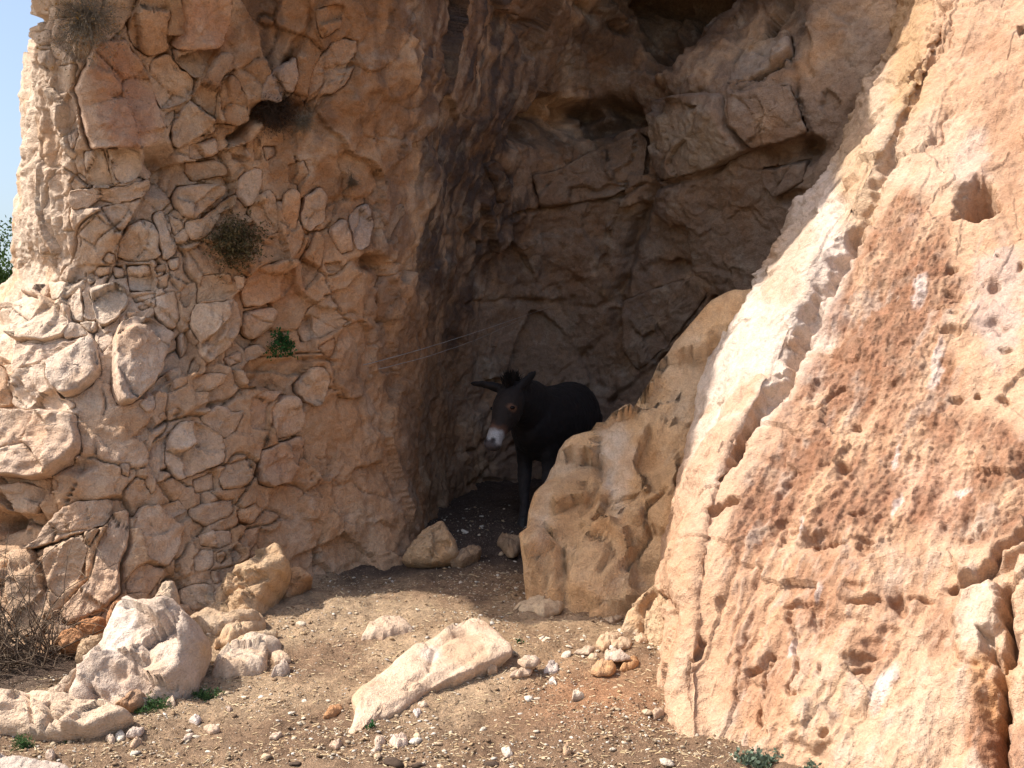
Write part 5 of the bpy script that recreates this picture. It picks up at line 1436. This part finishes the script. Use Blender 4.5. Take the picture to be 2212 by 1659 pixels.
A, _ = wall_point(110, 935, .20); Bq, _ = wall_point(275, 900, .12)
wire('short thin wire above the one on the lower left wall', A, Bq, .015, .0022, 4)

# ------------------------------------------------------------------ loose pebbles, gravel and straw
def chip_shapes(k, seed, sub=1):
    """small convex broken stones"""
    import bmesh
    rng = np.random.RandomState(seed); out = []
    for i in range(k):
        bm = bmesh.new(); bmesh.ops.create_icosphere(bm, subdivisions=sub, radius=1)
        v = np.array([x.co[:] for x in bm.verts]); f = np.array([[q.index for q in x.verts] for x in bm.faces]); bm.free()
        nrm = rng.normal(size=(9, 3)); nrm /= np.linalg.norm(nrm, axis=1)[:, None]; dd = rng.uniform(.45, .85, 9)
        pr = np.clip(v @ nrm.T, 1e-3, None); r = np.min(np.minimum(dd / pr, 1.0), axis=1)
        v = v * r[:, None] * np.array([1, rng.uniform(.55, .95), rng.uniform(.3, .6)])
        out.append((v, f))
    return out

def scatter_xy(rng, n, y0=1235, y1=1662, x0=-40, x1=1700):
    """ground points spread over the visible slope"""
    py = rng.uniform(y0, y1, n); px = rng.uniform(x0, x1, n)
    d = 6698.0 / (py - 437.0)
    x = (px - CX) / FPX * d
    keep = (x < 1.15) & ~((x < -1.3) & (d > 7.6 + (x + 1.3) * .85))
    return x[keep], d[keep]

def gravel():
    rng = np.random.RandomState(41)
    sh = chip_shapes(10, 3)
    x, y = scatter_xy(rng, 21000)
    xb, yb = scatter_xy(rng, 1400, 1090, 1300, 930, 1200)
    x = np.concatenate([x, xb]); y = np.concatenate([y, yb])
    dens = fbm(np.stack([x, y, 0 * x], 1), 2.2, 3, 45)
    keep = rng.rand(len(x)) < smooth(-.7, .5, dens) * .9 + .1
    x, y = x[keep], y[keep]; n = len(x)
    z = gz(x, y)
    size = .0055 * (1 - rng.rand(n) * .985) ** -.38
    size = np.clip(size, .004, .024)
    V, F, Cc = [], [], []
    off = 0
    pal = np.array([(0.60, 0.50, 0.37), (0.52, 0.39, 0.25), (0.62, 0.55, 0.46), (0.48, 0.33, 0.19), (0.30, 0.20, 0.12), (0.18, 0.115, 0.07), (0.55, 0.43, 0.29)])
    which = rng.randint(0, len(sh), n)
    for k, (v, f) in enumerate(sh):
        idx = np.where(which == k)[0]; m = len(idx)
        a = rng.uniform(0, 6.28, m); ca, sa = np.cos(a), np.sin(a)
        vv = np.repeat(v[None], m, 0) * size[idx][:, None, None]
        vx = vv[..., 0] * ca[:, None] - vv[..., 1] * sa[:, None]; vy = vv[..., 0] * sa[:, None] + vv[..., 1] * ca[:, None]
        vz = vv[..., 2] + vx * rng.normal(0, .25, m)[:, None] + vy * rng.normal(0, .25, m)[:, None]
        V.append(np.stack([vx + x[idx][:, None], vy + y[idx][:, None], vz + (z[idx] + size[idx] * .2)[:, None]], -1).reshape(-1, 3))
        F.append((f[None] + (np.arange(m) * len(v))[:, None, None]).reshape(-1, 3) + off)
        c = pal[rng.randint(0, len(pal), m)] * rng.uniform(.6, 1.0, m)[:, None]
        Cc.append(np.repeat(c, len(v), 0)); off += m * len(v)
    m = mesh_np('gravel', np.concatenate(V), None, np.concatenate(F), False); set_col(m, np.concatenate(Cc))
    tag(obj('gravel', m, M['gravel']), 'pale limestone gravel strewn over the dirt slope', 'gravel', kind='stuff')

def straw():
    rng = np.random.RandomState(43)
    x, y = scatter_xy(rng, 5200)
    n = len(x); z = gz(x, y) + .004
    a = rng.uniform(0, 6.28, n); l = rng.uniform(.004, .02, n); w = rng.uniform(.001, .0022, n)
    d = np.stack([np.cos(a), np.sin(a), rng.normal(.05, .25, n)], 1); s = np.stack([-np.sin(a), np.cos(a), 0 * a], 1)
    p = np.stack([x, y, z], 1); e = d * l[:, None]; ss = s * w[:, None]; up = np.array([0, 0, 1]) * w[:, None]
    v = np.stack([p - e - ss, p - e + ss, p + e + ss, p + e - ss, p - e + up * 1.6, p + e + up * 1.6], 1).reshape(-1, 3)
    b = (np.arange(n) * 6)[:, None]
    q = np.concatenate([b + [0, 3, 5, 4], b + [1, 4, 5, 2]])
    m = mesh_np('straw', v, q, None, False)
    c = np.array([(0.46, 0.34, 0.19), (0.34, 0.23, 0.13), (0.54, 0.42, 0.26), (0.14, 0.09, 0.055)])[rng.randint(0, 4, n)]
    set_col(m, np.repeat(c, 6, 0))
    tag(obj('straw', m, M['gravel']), 'dry straw bits trodden into the dirt slope', 'straw', kind='stuff')

gm, gnt, gb = new_mat('chips'); gb.inputs['Roughness'].default_value = .95
gat = nd(gnt, 'ShaderNodeAttribute', attribute_name='Col'); gge = nd(gnt, 'ShaderNodeNewGeometry')
gn1 = noise_node(gnt, gge.outputs['Position'], 120, 3)
gnt.links.new(mul(gnt, gat.outputs['Color'], ramp(gnt, gn1.outputs[0], .3, .7, .8, 1.2)), gb.inputs['Base Color'])
M['gravel'] = gm
gravel(); straw()

def pebbles():
    rng = np.random.RandomState(47)
    ms = []
    for k, (v, f) in enumerate(chip_shapes(9, 12, 2)):
        m = mesh_np('pebble', v, None, f, False)
        set_col(m, np.repeat(np.array([(0.60, 0.50, 0.38), (0.62, 0.54, 0.44), (0.54, 0.40, 0.26)])[k % 3][None], len(v), 0))
        m.materials.append(M['stone']); ms.append(m)
    x, y = scatter_xy(rng, 130, 1330)
    xb, yb = scatter_xy(rng, 26, 1100, 1290, 960, 1150)
    for (px, py, s, k) in ((1060, 1015, .3, 7),):
        pass
    cl = [ground_at(a + rng.normal(0, 42), b + rng.normal(0, 14)) for a, b in [(1160, 1430)] * 12 + [(1330, 1400)] * 14 + [(1400, 1370)] * 8 + [(560, 1440)] * 5 + [(880, 1590)] * 6]
    x = np.concatenate([x, xb, [c[0] for c in cl]]); y = np.concatenate([y, yb, [c[1] for c in cl]])
    z = gz(x, y)
    for i in range(len(x)):
        o = bpy.data.objects.new('pebble', ms[rng.randint(0, 9)]); C.objects.link(o)
        s = float(np.clip(.012 * rng.pareto(2.2) + .014, .014, .042))
        o.location = (float(x[i]), float(y[i]), float(z[i] + .12 * s)); o.scale = (s, s, s)
        o.rotation_euler = (float(rng.normal(0, .2)), float(rng.normal(0, .2)), float(rng.uniform(0, 6.28)))
        if y[i] > 7.9: lb, gr_ = 'small dim pebble on the dark cave floor', 'pebbles on the cave floor'
        elif x[i] > 0.35: lb, gr_ = 'small pale pebble on the dirt beside the leaning rock face', 'pebbles beside the rock face'
        elif x[i] > -0.75: lb, gr_ = 'small pale pebble on the dirt around the long slab', 'pebbles around the long slab'
        else: lb, gr_ = 'small pale pebble on the dirt in front of the pale left boulders', 'pebbles before the left boulders'
        tag(o, lb, 'pebble', gr_)
pebbles()

def clods():
    rng = np.random.RandomState(51)
    for k, (px, py, r, lb) in enumerate(((852, 1652, .05, 'dark clod of dung cut by the bottom edge, left of centre'), (905, 1656, .04, 'smaller dark clod right beside the larger one at the bottom edge'), (1062, 1654, .035, 'dark clod at the bottom edge below the white flake'), (640, 1652, .03, 'dark clod at the bottom edge in the left foreground'))):
        v, f = chip_shapes(1, 60 + k, 3)[0]
        v = v * [1.3, .8, .9] + 0.10 * np.stack([fbm(v, 3, 3, 5 + k), fbm(v, 3, 3, 9 + k), fbm(v, 3, 3, 13 + k)], 1)
        m = mesh_np('clod', v * r, None, f); set_col(m, np.repeat(np.array([[0.075, 0.05, 0.035]]), len(v), 0))
        g = ground_at(px, py)
        tag(obj('clod', m, M['gravel'], None, (g[0], g[1], g[2] + r * .15)), lb, 'clod')
clods()
